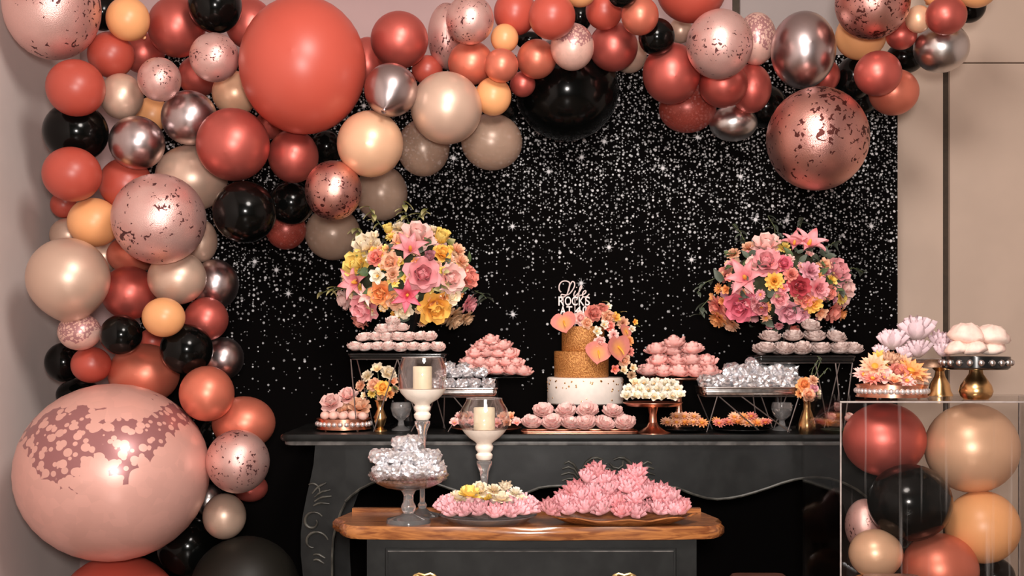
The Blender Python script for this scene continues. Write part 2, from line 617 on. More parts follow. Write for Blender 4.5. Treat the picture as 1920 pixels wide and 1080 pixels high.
M['pane'] = clear_mat('clear_acrylic_pane', (0.985, 0.98, 0.975), 0.01, 0.05, refl=0.7)
M['acrylic_edge'] = plain('polished_acrylic_edge', (0.55, 0.47, 0.44), 0.15, 0.3)
M['crystal'] = crystal_mat('crystal')
M['ceramic'] = plain('cream_ceramic', (0.92, 0.83, 0.72), 0.35, var=0.03)
M['wax'] = plain('ivory_wax', (0.88, 0.80, 0.56), 0.5, var=0.03)
M['wick'] = plain('charred_wick', (0.03, 0.02, 0.02), 0.9)
M['icing'] = plain('white_icing', (0.84, 0.77, 0.70), 0.55, var=0.02, bump=0.05)
M['gold_leaf'] = plain('gold_sequin_icing', (0.70, 0.33, 0.10), 0.36, 0.45, nscale=240, col2=(0.36, 0.13, 0.03), bump=0.9)
M['topper'] = plain('pale_pink_acrylic', (0.66, 0.55, 0.53), 0.35)
M['stud'] = plain('pearl_stud', (0.80, 0.72, 0.70), 0.2, 0.6)
M['leaf'] = petal_mat('green_leaf', (0.12, 0.17, 0.07), (0.05, 0.09, 0.03))
M['leaf_grey'] = petal_mat('eucalyptus_leaf', (0.13, 0.15, 0.12), (0.07, 0.09, 0.06))
M['leaf_yellow'] = petal_mat('yellow_green_leaf', (0.55, 0.50, 0.25), (0.2, 0.2, 0.05))
M['stem'] = plain('plant_stem', (0.10, 0.12, 0.05), 0.6)
M['foam'] = plain('moss_core', (0.05, 0.055, 0.025), 0.9)
PET = {
    'pink': ((0.80, 0.36, 0.38), (0.66, 0.18, 0.22)),
    'pale': ((0.84, 0.55, 0.50), (0.78, 0.36, 0.33)),
    'hot': ((0.78, 0.19, 0.26), (0.60, 0.07, 0.12)),
    'mauve': ((0.68, 0.33, 0.38), (0.50, 0.16, 0.20)),
    'cream': ((0.86, 0.74, 0.56), (0.80, 0.60, 0.32)),
    'white': ((0.84, 0.78, 0.68), (0.74, 0.64, 0.42)),
    'yellow': ((0.86, 0.66, 0.19), (0.75, 0.45, 0.05)),
    'gold': ((0.86, 0.50, 0.11), (0.72, 0.30, 0.03)),
    'orange': ((0.80, 0.36, 0.14), (0.66, 0.20, 0.05)),
    'peach': ((0.84, 0.50, 0.33), (0.74, 0.30, 0.14)),
    'coral': ((0.78, 0.28, 0.22), (0.62, 0.13, 0.10)),
    'red': ((0.52, 0.07, 0.09), (0.35, 0.03, 0.04)),
    'tan': ((0.62, 0.40, 0.24), (0.42, 0.22, 0.10)),
    'lilac': ((0.82, 0.62, 0.66), (0.78, 0.66, 0.60)),
    'lotus': ((0.94, 0.49, 0.53), (0.96, 0.70, 0.62)),
    'lotus2': ((0.92, 0.42, 0.45), (0.92, 0.60, 0.48)),
    'rosepink': ((0.95, 0.54, 0.49), (0.92, 0.44, 0.40)),
    'anth': ((0.60, 0.20, 0.165), (0.68, 0.30, 0.10)),
}
for k, (a, b_) in PET.items():
    lift = 1.0 if k in ('red', 'lotus', 'lotus2', 'rosepink') else 1.08
    M['p_' + k] = petal_mat(k + '_petal', tuple(min(.95, x * lift) for x in a), tuple(min(.95, x * lift) for x in b_))
M['ruffle_pink'] = plain('pale_pink_ruffle', (0.90, 0.60, 0.55), 0.6, nscale=3.0, col2=(0.95, 0.84, 0.78))
M['ruffle_grey'] = plain('dusty_mauve_ruffle', (0.58, 0.43, 0.39), 0.55, nscale=3.5, col2=(0.84, 0.69, 0.64))
M['puff_pink'] = plain('pink_puff', (0.92, 0.56, 0.53), 0.6, nscale=3.0, col2=(0.96, 0.72, 0.66))
M['puff_pale'] = plain('blush_puff', (0.86, 0.60, 0.52), 0.6, nscale=2.0, col2=(0.88, 0.70, 0.60))
M['foil_wrap'] = plain('silver_foil_wrap', (0.88, 0.87, 0.88), 0.25, 0.75, nscale=3.0, col2=(0.62, 0.61, 0.64))
M['bonbon'] = plain('blush_bonbon', (0.82, 0.50, 0.42), 0.45, var=0.05)

# ------------------------------------------------------------------ the room
XL, YB = -1.736, 4.90
struct('floor', MB().box((XL - .1, -1.2, -0.1), (3.6, YB + .1, 0)), M['floor'], 'brown wooden floor of the party room')
struct('ceiling', MB().box((XL - .1, -1.2, 3.25), (3.6, YB + .1, 3.35)), M['ceiling'], 'pale painted ceiling of the room')
struct('wall_left', MB().box((XL - .1, -1.2, 0), (XL, YB + .1, 3.25)), M['wall_white'], 'pale painted side wall behind the balloon column')
struct('wall_right', MB().box((3.5, -1.2, 0), (3.6, YB + .1, 3.25)), M['wall_white'], 'pale painted side wall of the room')
wb = struct('wall_back', MB().box((XL, YB, 0), (3.5, YB + .1, 3.25)), M['wall_pink'], 'pinkish painted wall behind the black backdrop')
YP = 4.865


def wall_panel(u0, u1, z0, z1, mat='panel_beige'):
    x0, x1 = P(u0, 0, YP).x, (P(u1, 0, YP).x if u1 else 3.49)
    mb = MB().slab([(x0, YP), (x1, YP), (x1, YB), (x0, YB)], z0, z1)
    return struct('wall_panel', mb, M[mat], parent=wb)


zs = P(0, 118, YP).z
wall_panel(1388, 1768, 0.0, zs - 0.003)
wall_panel(1781, None, 0.0, zs - 0.003)
wall_panel(1388, 1600, zs + 0.003, 3.25, 'panel_shaded')
wall_panel(1603, 1768, zs + 0.003, 3.25)
wall_panel(1770, None, zs + 0.003, 3.25)
struct('door_gap', MB().box((P(1760, 0, YP).x, YP + .018, 0), (P(1790, 0, YP).x, YB, zs + .02)), M['gap_brown'], parent=wb)
struct('wall_seam', MB().box((P(1376, 0, YP).x, YP + .02, 0), (P(1390, 0, YP).x, YB, 3.25)), M['gap_brown'], parent=wb)

# ------------------------------------------------------------------ backdrop
YK = 4.70
bx0, bx1 = P(262, 0, YK).x, P(1683, 0, YK).x
bk = thing('backdrop_panel', 'tall black backdrop panel printed with a fall of white sparkles', 'backdrop', ((bx0 + bx1) / 2, YK, 0))
obj('printed_sheet', MB().box((bx0, YK, 0.02), (bx1, YK + .012, 2.26)), M['glitter'], bk)
fr = MB()
obj('back_frame', MB().box((bx0 + .02, YK + .012, 0), (bx0 + .07, YK + .05, 2.24)), M['tray_black'], bk)
obj('back_frame', MB().box((bx1 - .07, YK + .012, 0), (bx1 - .02, YK + .05, 2.24)), M['tray_black'], bk)
obj('back_frame', MB().box((bx0 + .07, YK + .012, 2.19), (bx1 - .07, YK + .05, 2.24)), M['tray_black'], bk)

# ------------------------------------------------------------------ balloons
prof = []
for i in range(25):
    th = math.pi * i / 24 * 0.985
    if th <= math.pi / 2:
        prof.append((math.sin(th), -math.cos(th)))
    else:
        k = math.sin(th)
        prof.append((k ** 1.12, -math.cos(th) * (1.0 + 0.20 * (1 - k) ** 1.3)))
prof[0] = (0.0, -1.0)


def y_axis(mb):
    mb.v = [(x, z, -y) for x, y, z in mb.v]     # spin axis: the balloon's mouth points to +y
    return mb


BALLOON = y_axis(MB().lathe(prof, 36)).mesh('balloon', True, 80)
KNOT = y_axis(MB().lathe([(0.035, 1.15), (0.05, 1.2), (0.075, 1.24), (0.05, 1.27), (0.10, 1.34), (0.09, 1.35), (0.02, 1.33)], 12)).mesh('knot')

# (u, v, rx, ry, layer, finish, label) -- pixels of the photograph, layer 0 is nearest the eye
BAL = [
    # top corner beside the side wall
    (98, 14, 88, 97, 0, 'speck', 'large speckled pink balloon in the top corner beside the side wall'),
    (192, 22, 34, 36, 3, 'black', 'black balloon half hidden between the corner speckled balloon and a peach one'),
    (240, 36, 40, 41, 1, 'peach', 'small plain peach balloon beside the large corner speckled balloon'),
    (208, 103, 43, 43, 1, 'coral', 'small matt coral balloon just under the peach balloon in the top corner'),
    (268, 100, 40, 38, 3, 'rose', 'rose balloon tucked behind the small coral one and above a speckled one'),
    (331, 51, 53, 56, 2, 'rose', 'shiny rose coral balloon touching the black balloon at the top edge'),
    (403, 10, 50, 52, 1, 'black', 'black balloon at the top edge above a small speckled balloon'),
    (468, 45, 45, 48, 3, 'rose', 'pearly rose balloon hidden behind the rim of the giant coral balloon'),
    (402, 108, 46, 46, 0, 'speck', 'speckled pink balloon under the black one, beside the giant coral balloon'),
    (299, 149, 40, 41, 0, 'speck', 'small speckled pink balloon between a nude balloon and two mauve chrome ones'),
    (142, 165, 54, 53, 0, 'coral', 'matt coral balloon directly below the large corner speckled balloon'),
    (228, 181, 40, 43, 1, 'nude', 'nude pearl balloon squeezed beside the matt coral balloon near the wall'),
    (372, 143, 38, 38, 3, 'rose', 'deep rose balloon mostly hidden below the speckled balloon by the giant coral one'),
    (286, 214, 32, 32, 3, 'peach', 'dim peach balloon deep between the two mauve chrome balloons'),
    (142, 248, 60, 56, 1, 'black', 'large black balloon against the side wall between two coral balloons'),
    (257, 268, 52, 50, 1, 'chrome', 'mauve chrome balloon beside the large black balloon near the wall'),
    (355, 221, 52, 51, 1, 'chrome', 'mauve chrome balloon under the small speckled one, above the pearl coral balloon'),
    (440, 175, 42, 42, 2, 'peachpearl', 'peachy pearl balloon peeking from behind the giant coral balloon'),
    (135, 327, 54, 51, 0, 'coral', 'matt coral balloon below the large black balloon at the side wall'),
    (236, 345, 49, 49, 1, 'coral', 'coral balloon behind the top of the large speckled balloon'),
    (359, 334, 67, 62, 2, 'nude', 'nude pearl balloon between the large speckled and the pearl coral balloons'),
    (437, 271, 68, 68, 0, 'rose', 'large pearly coral balloon with a soft highlight, below the giant coral one'),
    (298, 411, 87, 85, 0, 'speck', 'large speckled pink balloon in the middle of the balloon column'),
    # around the giant coral balloon
    (568, 123, 118, 128, 0, 'coral', 'giant matt coral balloon, the largest in the upper arch'),
    (550, 293, 47, 50, 1, 'rose', 'rose pearl balloon hanging directly beneath the giant coral balloon'),
    (508, 233, 28, 28, 3, 'rose', 'sliver of a rose pearl balloon in the crook under the giant coral one'),
    (612, 275, 32, 32, 3, 'black', 'small black balloon between the rose balloon and the round peach pearl one'),
    (694, 270, 62, 62, 0, 'peachpearl', 'round peach pearl balloon touching the lower rim of the giant coral one'),
    (625, 357, 53, 56, 0, 'rosefoil', 'rose foil balloon with dark flecks above a nude balloon, beside the bouquet'),
    (459, 398, 60, 58, 0, 'black', 'large glossy black balloon against the starry backdrop under the pearly coral one'),
    (546, 380, 42, 42, 2, 'black', 'black balloon between the large glossy black one and the flecked foil one'),
    (536, 430, 38, 38, 3, 'rose_sheer', 'dark copper rose balloon under the two black balloons'),
    (624, 438, 52, 50, 4, 'nude_sheer', 'nude balloon hanging under the flecked foil balloon beside the yellow bouquet'),
    (715, 362, 49, 52, 4, 'nude_sheer', 'nude balloon under the round peach pearl one, above the bouquet'),
    (733, 169, 50, 55, 0, 'chrome', 'grey chrome balloon with a dark mouth, close beside the giant coral one'),
    (749, 75, 54, 53, 1, 'rose', 'dark rose balloon above the grey chrome balloon'),
    (690, 118, 36, 48, 3, 'rose', 'slim piece of rose balloon between the giant coral and grey chrome balloons'),
    (801, 131, 29, 27, 2, 'coral', 'small coral balloon between the dark rose balloon and the big nude one'),
    (837, 203, 67, 68, 0, 'nude', 'big nude pearl balloon at the inner edge of the arch'),
    (794, 277, 49, 55, 2, 'nude_sheer', 'nude balloon hanging behind the lower rim of the big nude pearl one'),
    (922, 266, 58, 53, 2, 'nude_sheer', 'dim nude balloon against the sparkles beside the big black one'),
    # top of the arch
    (838, 68, 36, 62, 2, 'speck', 'flecked pink balloon half behind another speckled one at the top of the arch'),
    (881, 37, 45, 46, 0, 'speck', 'pale speckled balloon at the top of the arch above an orange coral one'),
    (883, 118, 43, 41, 1, 'roseorange', 'orange coral balloon just above the big nude pearl balloon'),
    (946, 72, 26, 27, 1, 'peach', 'tiny peach pearl balloon between the speckled balloon and two coral ones'),
    (966, 24, 40, 43, 1, 'coral', 'coral balloon at the top edge, first of two side by side'),
    (1035, 31, 44, 43, 0, 'coral', 'bright coral balloon at the top edge above the clear speckled one'),
    (940, 123, 32, 32, 0, 'roseorange', 'small copper orange pearl balloon above the small plain peach one'),
    (1006, 111, 37, 37, 1, 'roseorange', 'copper rose pearl balloon beside the clear speckled balloon'),
    (992, 76, 25, 17, 3, 'black', 'small black balloon wedged under the two bright coral balloons'),
    (980, 158, 24, 24, 1, 'rose', 'tiny rose pearl balloon on the rim of the big black balloon'),
    (925, 181, 34, 36, 0, 'peach', 'small plain peach balloon at the inner edge of the big black balloon'),
    (938, 208, 34, 26, 2, 'black', 'black balloon tucked under the small plain peach one'),
    (1063, 168, 97, 95, 3, 'black', 'big black balloon hanging in the middle of the arch'),
    (1073, 88, 41, 45, 0, 'confetti_s', 'clear balloon with rose flecks above the big black balloon'),
    (1088, -16, 31, 29, 0, 'peach', 'peach balloon cut by the top edge above the middle of the arch'),
    (1087, 30, 24, 30, 3, 'black', 'black balloon in the gap beneath the peach balloon at the top edge'),
    (1133, 20, 35, 36, 1, 'coral', 'rosy coral balloon below the black one at the top edge'),
    (1150, 88, 46, 46, 2, 'rose', 'pearly rose balloon to the side of the clear flecked balloon'),
    (1180, 105, 33, 32, 3, 'nude', 'nude balloon showing a pale crescent under the pearly rose one'),
    (1167, -12, 28, 27, 0, 'black', 'black balloon cut by the top edge between two coral balloons'),
    (1200, 30, 35, 36, 0, 'roseorange', 'salmon pearl balloon beside the round black one at the top'),
    (1231, 69, 34, 35, 1, 'black', 'round black balloon under the large coral balloon at the top edge'),
    (1296, -22, 66, 64, 1, 'coral', 'large coral balloon cut by the top edge above the speckled pair'),
    (1276, 57, 22, 24, 3, 'nude', 'small nude balloon glimpsed behind the round black one'),
    (1259, 138, 54, 57, 1, 'rose', 'pearly rose balloon at the inner edge of the arch below the round black one'),
    (1349, 83, 62, 65, 0, 'speck', 'large speckled pink balloon above the coral rose pair of the arch'),
    (1418, 73, 37, 49, 2, 'confetti_s', 'small clear confetti balloon behind the large speckled one'),
    (1506, 94, 60, 72, 1, 'chrome', 'oval grey chrome balloon above the hanging rose foil balloon'),
    (1356, 158, 46, 44, 2, 'rose', 'coral rose balloon under the large speckled balloon, first of a pair'),
    (1408, 166, 38, 46, 2, 'rose', 'coral rose balloon next to the oval grey chrome one'),
    (1289, 203, 54, 46, 3, 'rose_sheer', 'dark rose balloon lowest on the inner curve against the sparkles'),
    (1375, 231, 45, 34, 3, 'silver', 'small silver chrome balloon hanging below the coral rose pair'),
    (1436, 200, 40, 40, 4, 'black', 'black balloon behind the side of the hanging rose foil balloon'),
    (1533, 260, 95, 97, 0, 'rosefoil', 'large rose gold foil balloon hanging low in front of the sparkles'),
    (1548, 142, 26, 30, 3, 'rose', 'small brownish rose balloon between the oval chrome and the hanging foil balloons'),
    # outer end of the arch over the beige wall
    (1636, 5, 69, 68, 0, 'rosefoil', 'rose foil balloon cut by the top edge near the beige wall'),
    (1614, 67, 47, 45, 2, 'peach', 'peach balloon below the rose foil balloon at the top edge'),
    (1722, 36, 24, 26, 0, 'peachpearl', 'tiny peach pearl balloon beside the rose foil balloon at the top edge'),
    (1690, 66, 29, 27, 1, 'rose', 'small rose balloon under the tiny peach pearl one'),
    (1774, 29, 38, 36, 0, 'rose', 'rose coral balloon resting on the silver chrome balloon'),
    (1818, 12, 30, 31, 2, 'black', 'black balloon behind the rose coral one at the outer end'),
    (1762, -18, 32, 32, 0, 'peach', 'peach balloon cut by the top edge, above the rose coral one'),
    (1832, -22, 38, 36, 0, 'peach', 'outermost peach balloon cut by the top edge over the beige wall'),
    (1765, 90, 51, 46, 1, 'silver', 'silver chrome balloon against the beige wall at the outer end'),
    (1697, 108, 36, 30, 3, 'black', 'black balloon between the silver chrome balloon and the rose pair'),
    (1646, 138, 44, 42, 0, 'rose', 'round rose balloon, upper one of the pair at the backdrop edge'),
    (1676, 173, 46, 43, 1, 'roseorange', 'coral balloon, lower one of the pair at the backdrop edge'),
    (1600, 148, 34, 42, 3, 'black', 'black balloon behind the round rose one near the backdrop edge'),
    (1614, 185, 30, 32, 4, 'black', 'lowest black balloon beside the hanging rose foil balloon'),
    # middle of the column
    (119, 384, 24, 25, 3, 'coral', 'small coral balloon half hidden above the peach one near the wall'),
    (176, 417, 48, 46, 1, 'peach', 'plain peach balloon touching the large speckled balloon in the column'),
    (128, 441, 34, 32, 3, 'nude', 'nude balloon in shade between the plain peach and the large oval nude ones'),
    (128, 522, 76, 76, 0, 'nude', 'large oval nude pearl balloon beside the side wall'),
    (196, 480, 28, 30, 3, 'nude', 'small nude balloon in shade beneath the plain peach balloon'),
    (247, 478, 46, 36, 2, 'roseorange', 'burnt orange balloon in shade under the large speckled one'),
    (243, 549, 52, 50, 1, 'rose', 'deep rose pearl balloon beside the large oval nude balloon'),
    (332, 521, 55, 50, 0, 'nude', 'nude pearl balloon hanging under the large speckled one'),
    (404, 533, 43, 47, 2, 'chrome', 'dark chrome balloon at the column edge against the backdrop'),
    (379, 452, 28, 40, 2, 'nude', 'peachy nude balloon behind the side of the large speckled one'),
    (307, 595, 40, 37, 0, 'peach', 'small plain peach balloon above the lower round black balloon'),
    (387, 598, 41, 41, 1, 'rose', 'rose pearl balloon at the column edge under the dark chrome one'),
    (149, 622, 40, 35, 0, 'confetti_s', 'small pink confetti balloon under the large oval nude one'),
    (227, 628, 39, 38, 0, 'black', 'small black balloon beside the small pink confetti one'),
    (350, 655, 49, 48, 0, 'black', 'round black balloon above the copper coral pair of the lower column'),
    (285, 640, 26, 24, 3, 'coral', 'bit of coral balloon between the two lower black balloons'),
    (419, 672, 38, 40, 2, 'chrome', 'mauve chrome balloon at the column edge behind the round black one'),
    # foot of the column
    (270, 701, 66, 57, 1, 'roseorange', 'coral pearl balloon resting on top of the giant confetti balloon'),
    (171, 684, 37, 34, 1, 'coral', 'small coral balloon under the small pink confetti one'),
    (120, 679, 35, 37, 2, 'black', 'black balloon by the wall beside a small coral one'),
    (148, 740, 42, 30, 3, 'black', 'black balloon behind the top of the giant confetti balloon'),
    (388, 738, 51, 52, 0, 'roseorange', 'copper coral pearl balloon over the shoulder of the giant confetti one'),
    (457, 793, 59, 50, 1, 'roseorange', 'copper coral balloon at the lower column edge beside the table'),
    (400, 812, 26, 30, 3, 'black', 'black balloon in the gap under the copper coral pair'),
    (446, 865, 59, 60, 0, 'speck', 'speckled pink balloon beside the giant confetti one'),
    (212, 885, 178, 166, 0, 'confetti', 'giant pink confetti balloon at the foot of the column'),
    (222, 1158, 118, 118, 1, 'coral', 'coral balloon under the giant confetti balloon, cut by the lower edge'),
    (421, 968, 40, 43, 1, 'nude', 'small nude balloon under the lower speckled one'),
    (392, 938, 26, 30, 3, 'silver', 'dim chrome balloon between the giant confetti and small nude ones'),
    (352, 1025, 56, 56, 2, 'black', 'black balloon in shade under the giant confetti one'),
    (460, 1105, 102, 100, 1, 'smoke', 'large smoky dark balloon at the lower edge beside the black table'),
    (470, 915, 32, 26, 3, 'rose', 'dark rose balloon behind the lower speckled one'),
]
LY = [4.10, 4.22, 4.34, 4.46, 4.54]
Yb = [LY[b[4]] for b in BAL]


def bal_state(i):
    u, v, rx, ry = BAL[i][:4]
    Y = Yb[i]
    return P(u, v, Y), S((rx + ry) / 2, Y)


for it in range(160):                       # settle the balloons in depth until they only press lightly
    st = [bal_state(i) for i in range(len(BAL))]
    dy = [0.0] * len(BAL)
    for i in range(len(BAL)):
        for j in range(i + 1, len(BAL)):
            d = (st[i][0] - st[j][0])
            lim = 0.93 * (st[i][1] + st[j][1])
            if abs(d.x) > lim or abs(d.z) > lim:
                continue
            g = lim - d.length
            if g <= 0:
                continue
            front, back = (i, j) if (BAL[i][4], Yb[i]) <= (BAL[j][4], Yb[j]) else (j, i)
            a = st[front][1] / (st[front][1] + st[back][1])
            dy[front] -= 0.22 * g * (1 - a)
            dy[back] += 0.22 * g * a
    for i in range(len(BAL)):
        Yb[i] += max(-0.03, min(0.03, dy[i]))
        far = (4.68 if BAL[i][0] < 1640 else 4.84) - S(max(BAL[i][2:4]), Yb[i]) * 0.98
        Yb[i] = max(3.62, min(Yb[i], far))

for i, (u, v, rx, ry, lay, fin, label) in enumerate(BAL):
    Y = Yb[i]
    o = obj('balloon', BALLOON, M[fin], None, P(u, v, Y))
    sx, sz = S(rx, Y), S(ry, Y)
    o.scale = (sx, (sx + sz) / 2, sz)
    rnd = random.Random(i * 13 + 5)
    tilt = 0.0 if abs(rx - ry) > 6 else 0.45
    o.rotation_euler = (rnd.uniform(-tilt, tilt), 0, rnd.uniform(-tilt, tilt))
    if label.startswith('large oval nude'):
        o.rotation_euler = (-math.pi / 2 + 0.35, 0, 0.15)
        o.scale = (sx, sx, sx)
    if label.startswith('grey chrome balloon with a dark mouth'):
        o.rotation_euler = (-math.pi / 2 - 0.75, 0, -0.2)
        o.scale = (sx, sx, sx)
    if label.startswith('big black balloon hanging'):
        o.rotation_euler = (1.25, 0, 0)
    if fin == 'confetti':
        o.rotation_euler = (0, 0, 0)
    tag(o, label, 'balloon', 'balloons of the arch')
    k = bpy.data.objects.new('knot', KNOT)
    C.objects.link(k)
    if not KNOT.materials:
        KNOT.materials.append(M[fin])
    k.material_slots[0].link = 'OBJECT'
    k.material_slots[0].material = M[fin]
    k.parent = o

# ------------------------------------------------------------------ black carved table
YT = 4.00                                   # front edge of the black table
ZT = P(0, 815, YT).z
YA = YT + 0.035                             # front face of the apron
tb = thing('console_table', 'long black painted table with a scalloped apron and carved legs', 'table', (P(1140, 0, YT).x, YT + .27, 0))


def rounded(x0, x1, y0, y1, r, n=5):
    out = []
    for cx, cy, a in ((x1 - r, y0 + r, -90), (x1 - r, y1 - r, 0), (x0 + r, y1 - r, 90), (x0 + r, y0 + r, 180)):
        for k in range(n + 1):
            t = math.radians(a + 90 * k / n)
            out.append((cx + r * math.cos(t), cy + r * math.sin(t)))
    return out


tx0, tx1 = P(523, 0, YT).x, P(1757, 0, YT).x
obj('table_top', MB().slab(rounded(tx0, tx1, YT, YT + .56, .03), ZT - .022, ZT, 0, .006), M['table'], tb)
obj('top_moulding', MB().slab(rounded(tx0 + .012, tx1 - .012, YT + .012, YT + .548, .03), ZT - .036, ZT - .022, 0, .004), M['edge_wear'], tb)
edge_half = [(1140, 914), (1190, 913), (1229, 913), (1250, 914), (1270, 917), (1300, 929), (1325, 936), (1345, 938), (1368, 936), (1390, 932), (1415, 925), (1440, 917), (1465, 908),
             (1490, 901), (1510, 898), (1530, 897), (1555, 899), (1583, 908), (1605, 919), (1622, 932), (1632, 942)]
leg_in = [(1632, 942), (1640, 958), (1650, 985), (1655, 1010), (1657, 1040), (1657, 1080), (1654, 1120), (1652, 1160), (1656, 1200), (1664, 1235)]
leg_out = [(1692, 1235), (1697, 1210), (1700, 1160), (1705, 1120), (1712, 1080), (1716, 1040), (1716, 1000), (1712, 965), (1704, 925), (1697, 895), (1692, 870), (1689, 840)]


def AP(u, v):
    p = P(u, v, YA)
    return (p.x, p.z)


def mir(u):
    return 2280 - u


z_floor_px = 640 + ZC * F / YA
zscale = lambda pts: [(u, v if v < 1080 else 1080 + (v - 1080) * (z_floor_px - 1080) / 155) for u, v in pts]
leg_in, leg_out = zscale(leg_in), zscale(leg_out)
top_z = ZT - .036
low = [(mir(u), v) for u, v in reversed(edge_half)] + edge_half[1:]
pts = [AP(u, v) for u, v in low]
xr, xl = AP(1689, 0)[0], AP(mir(1689), 0)[0]
# apron drawn as vertical strips so that its scalloped edge stays clean
mb = MB()
vs, fs = [], []
for x, z in pts:
    for y in (YA, YA + .025):
        vs += [(x, y, top_z), (x, y, z)]
for i in range(len(pts) - 1):
    a, b = i * 4, (i + 1) * 4
    fs += [(a, a + 1, b + 1, b), (a + 2, b + 2, b + 3, a + 3), (a + 1, a + 3, b + 3, b + 1), (a, b, b + 2, a + 2)]
mb.add(vs, fs)
apron = obj('apron', mb, M['table'], tb)
obj('apron_bead', MB().tube([(x, YA - .002, z + .004) for x, z in pts], .0045, 6), M['carve'], apron)


def spiral(cx, cz, r0, r1, a0, a1, n=22):
    return [(cx + (r0 + (r1 - r0) * t / n) * math.cos(a0 + (a1 - a0) * t / n), cz + (r0 + (r1 - r0) * t / n) * math.sin(a0 + (a1 - a0) * t / n)) for t in range(n + 1)]


def carve(points, r, parent, name='scroll_carving', y=None):
    y = YA - .004 if y is None else y
    n = len(points)
    rs = [r * (0.45 + 0.55 * math.sin(math.pi * min(1, (i + .5) / n))) for i in range(n)]
    return obj(name, MB().tube([(x, y, z) for x, z in points], rs, 8), M['carve'], parent)


for side in (0, 1):
    f = (lambda u: u) if side else mir
    outline = [AP(f(u), v) for u, v in [(1632, 836)] + leg_in + leg_out]
    outline[0] = (outline[0][0], top_z)
    outline[-1] = (outline[-1][0], top_z)
    if side == 0:
        outline.reverse()
    mb = MB()
    mb.prism(outline, YA, YA + .05)
    leg = obj('leg', mb, M['table'], tb)
    obj('leg_bead', MB().tube([(AP(f(u), v)[0], YA - .002, AP(f(u), v)[1]) for u, v in leg_in], .004, 6), M['carve'], leg)
    sx = 1 if side else -1
    px = YA / F

    def G(u, v):
        return AP(f(u), v)
    for cu, cv, r0, r1, a0, a1, th in ((1693, 978, 20, 7, 2.6, -3.6, .0052), (1690, 1018, 26, 8, 2.9, -1.4, .0052), (1697, 918, 18, 10, 3.6, 1.2, .004)):
        c = G(cu, cv)
        sp = [(c[0] + sx * (x - c[0]), z) for x, z in spiral(c[0], c[1], r0 * px, r1 * px, a0, a1)]
        carve(sp, th, leg)
    for k, (u0, v0, u1, v1) in enumerate(((1694, 925, 1668, 905), (1690, 932, 1660, 918), (1690, 940, 1658, 930), (1692, 948, 1662, 944), (1692, 1040, 1670, 1046), (1692, 1050, 1672, 1056))):
        a, b_ = G(u0, v0), G(u1, v1)
        mid = ((a[0] + b_[0]) / 2, (a[1] + b_[1]) / 2 + .006)
        carve([a, ((a[0] + mid[0]) / 2, (a[1] + mid[1]) / 2 + .002), mid, ((b_[0] + mid[0]) / 2, (b_[1] + mid[1]) / 2), b_], .0042, leg, 'leaf_carving')
    # back leg, set in behind the front one
    bl = [(x, z) for x, z in outline]
    obj('leg', MB().prism(bl, YT + .47, YT + .52), M['table'], tb)
for x in (xl, xr - .025):
    obj('side_apron', MB().box((min(x, x + .025), YA + .05, ZT - .17), (max(x, x + .025), YT + .47, top_z)), M['table'], tb)
obj('back_apron', MB().box((xl, YT + .49, ZT - .17), (xr, YT + .515, top_z)), M['table'], tb)
# carved crest in the middle of the apron
px = YA / F
for s in (-1, 1):
    def G2(u, v):
        p = P(1140 + s * (u - 1140), v, YA)
        return (p.x, p.z)
    arc = [G2(1176 + 12 * math.sin(t * 1.5), 860 + 44 * t) for t in [k / 10 for k in range(11)]]
    carve([G2(1150, 862), G2(1160, 858), G2(1170, 859), G2(1180, 866), G2(1187, 878), G2(1189, 892), G2(1186, 904)], .006, apron)
    carve([G2(1142, 868), G2(1150, 876), G2(1160, 878), G2(1168, 872), G2(1168, 864)], .005, apron)
    for v0, v1, ue in ((884, 866, 1222), (890, 876, 1226), (897, 887, 1228), (904, 898, 1226)):
        carve([G2(1196, v0), G2(1204, (v0 + v1) / 2 - 4), G2(1214, v1 - 1), G2(ue, v1 + 3)], .0048, apron, 'leaf_carving')
carve([AP(1126, 886), AP(1133, 880), AP(1140, 878), AP(1147, 880), AP(1154, 886)], .006, apron)

# ------------------------------------------------------------------ small commode in front
YC = 3.36
ZCM = P(0, 988, YC).z
cm = thing('commode', 'small black commode with a warm varnished serpentine wooden top', 'commode', (P(998, 0, YC).x, YC + .17, 0))
cx0, cx1 = P(630, 0, YC).x, P(1366, 0, YC).x
front = []
nseg = 40
for k in range(nseg + 1):
    t = k / nseg
    x = cx0 + (cx1 - cx0) * t
    e = min(1, min(t, 1 - t) / 0.06)
    rnd_c = .05 * (1 - math.sqrt(max(0, 1 - (1 - e) ** 2)))
    front.append((x, YC + rnd_c + .012 * math.cos(2 * math.pi * t * 1.0) + .004 * math.cos(6 * math.pi * t)))
bxl, bxr = P(656, 0, YC + .31).x, P(1318, 0, YC + .31).x
top_outline = front + [(cx1 - .01, YC + .1), (bxr + .03, YC + .16), (bxr, YC + .31), (bxl, YC + .31), (bxl - .03, YC + .16), (cx0 + .01, YC + .1)]
obj('commode_top', MB().slab(top_outline, ZCM - .036, ZCM, 0, .010), M['wood_top'], cm)
kx0, kx1 = P(688, 0, YC + .035).x, P(1306, 0, YC + .035).x
obj('back_rail', MB().box((bxl + .01, YC + .285, ZCM), (bxr - .01, YC + .31, ZCM + .012)), M['wood_top'], cm)
obj('cabinet_body', MB().box((kx0, YC + .035, .12), (kx1, YC + .30, ZCM - .036)), M['table'], cm)
for x in (kx0, kx1 - .045):
    for y in (YC + .035, YC + .255):
        obj('leg', MB().slab(rounded(x, x + .045, y, y + .045, .008, 2), 0, .12), M['table'], cm)
dz = ZCM - .036 - .028
d0, d1 = P(722, 0, YC + .03).x, P(1268, 0, YC + .03).x
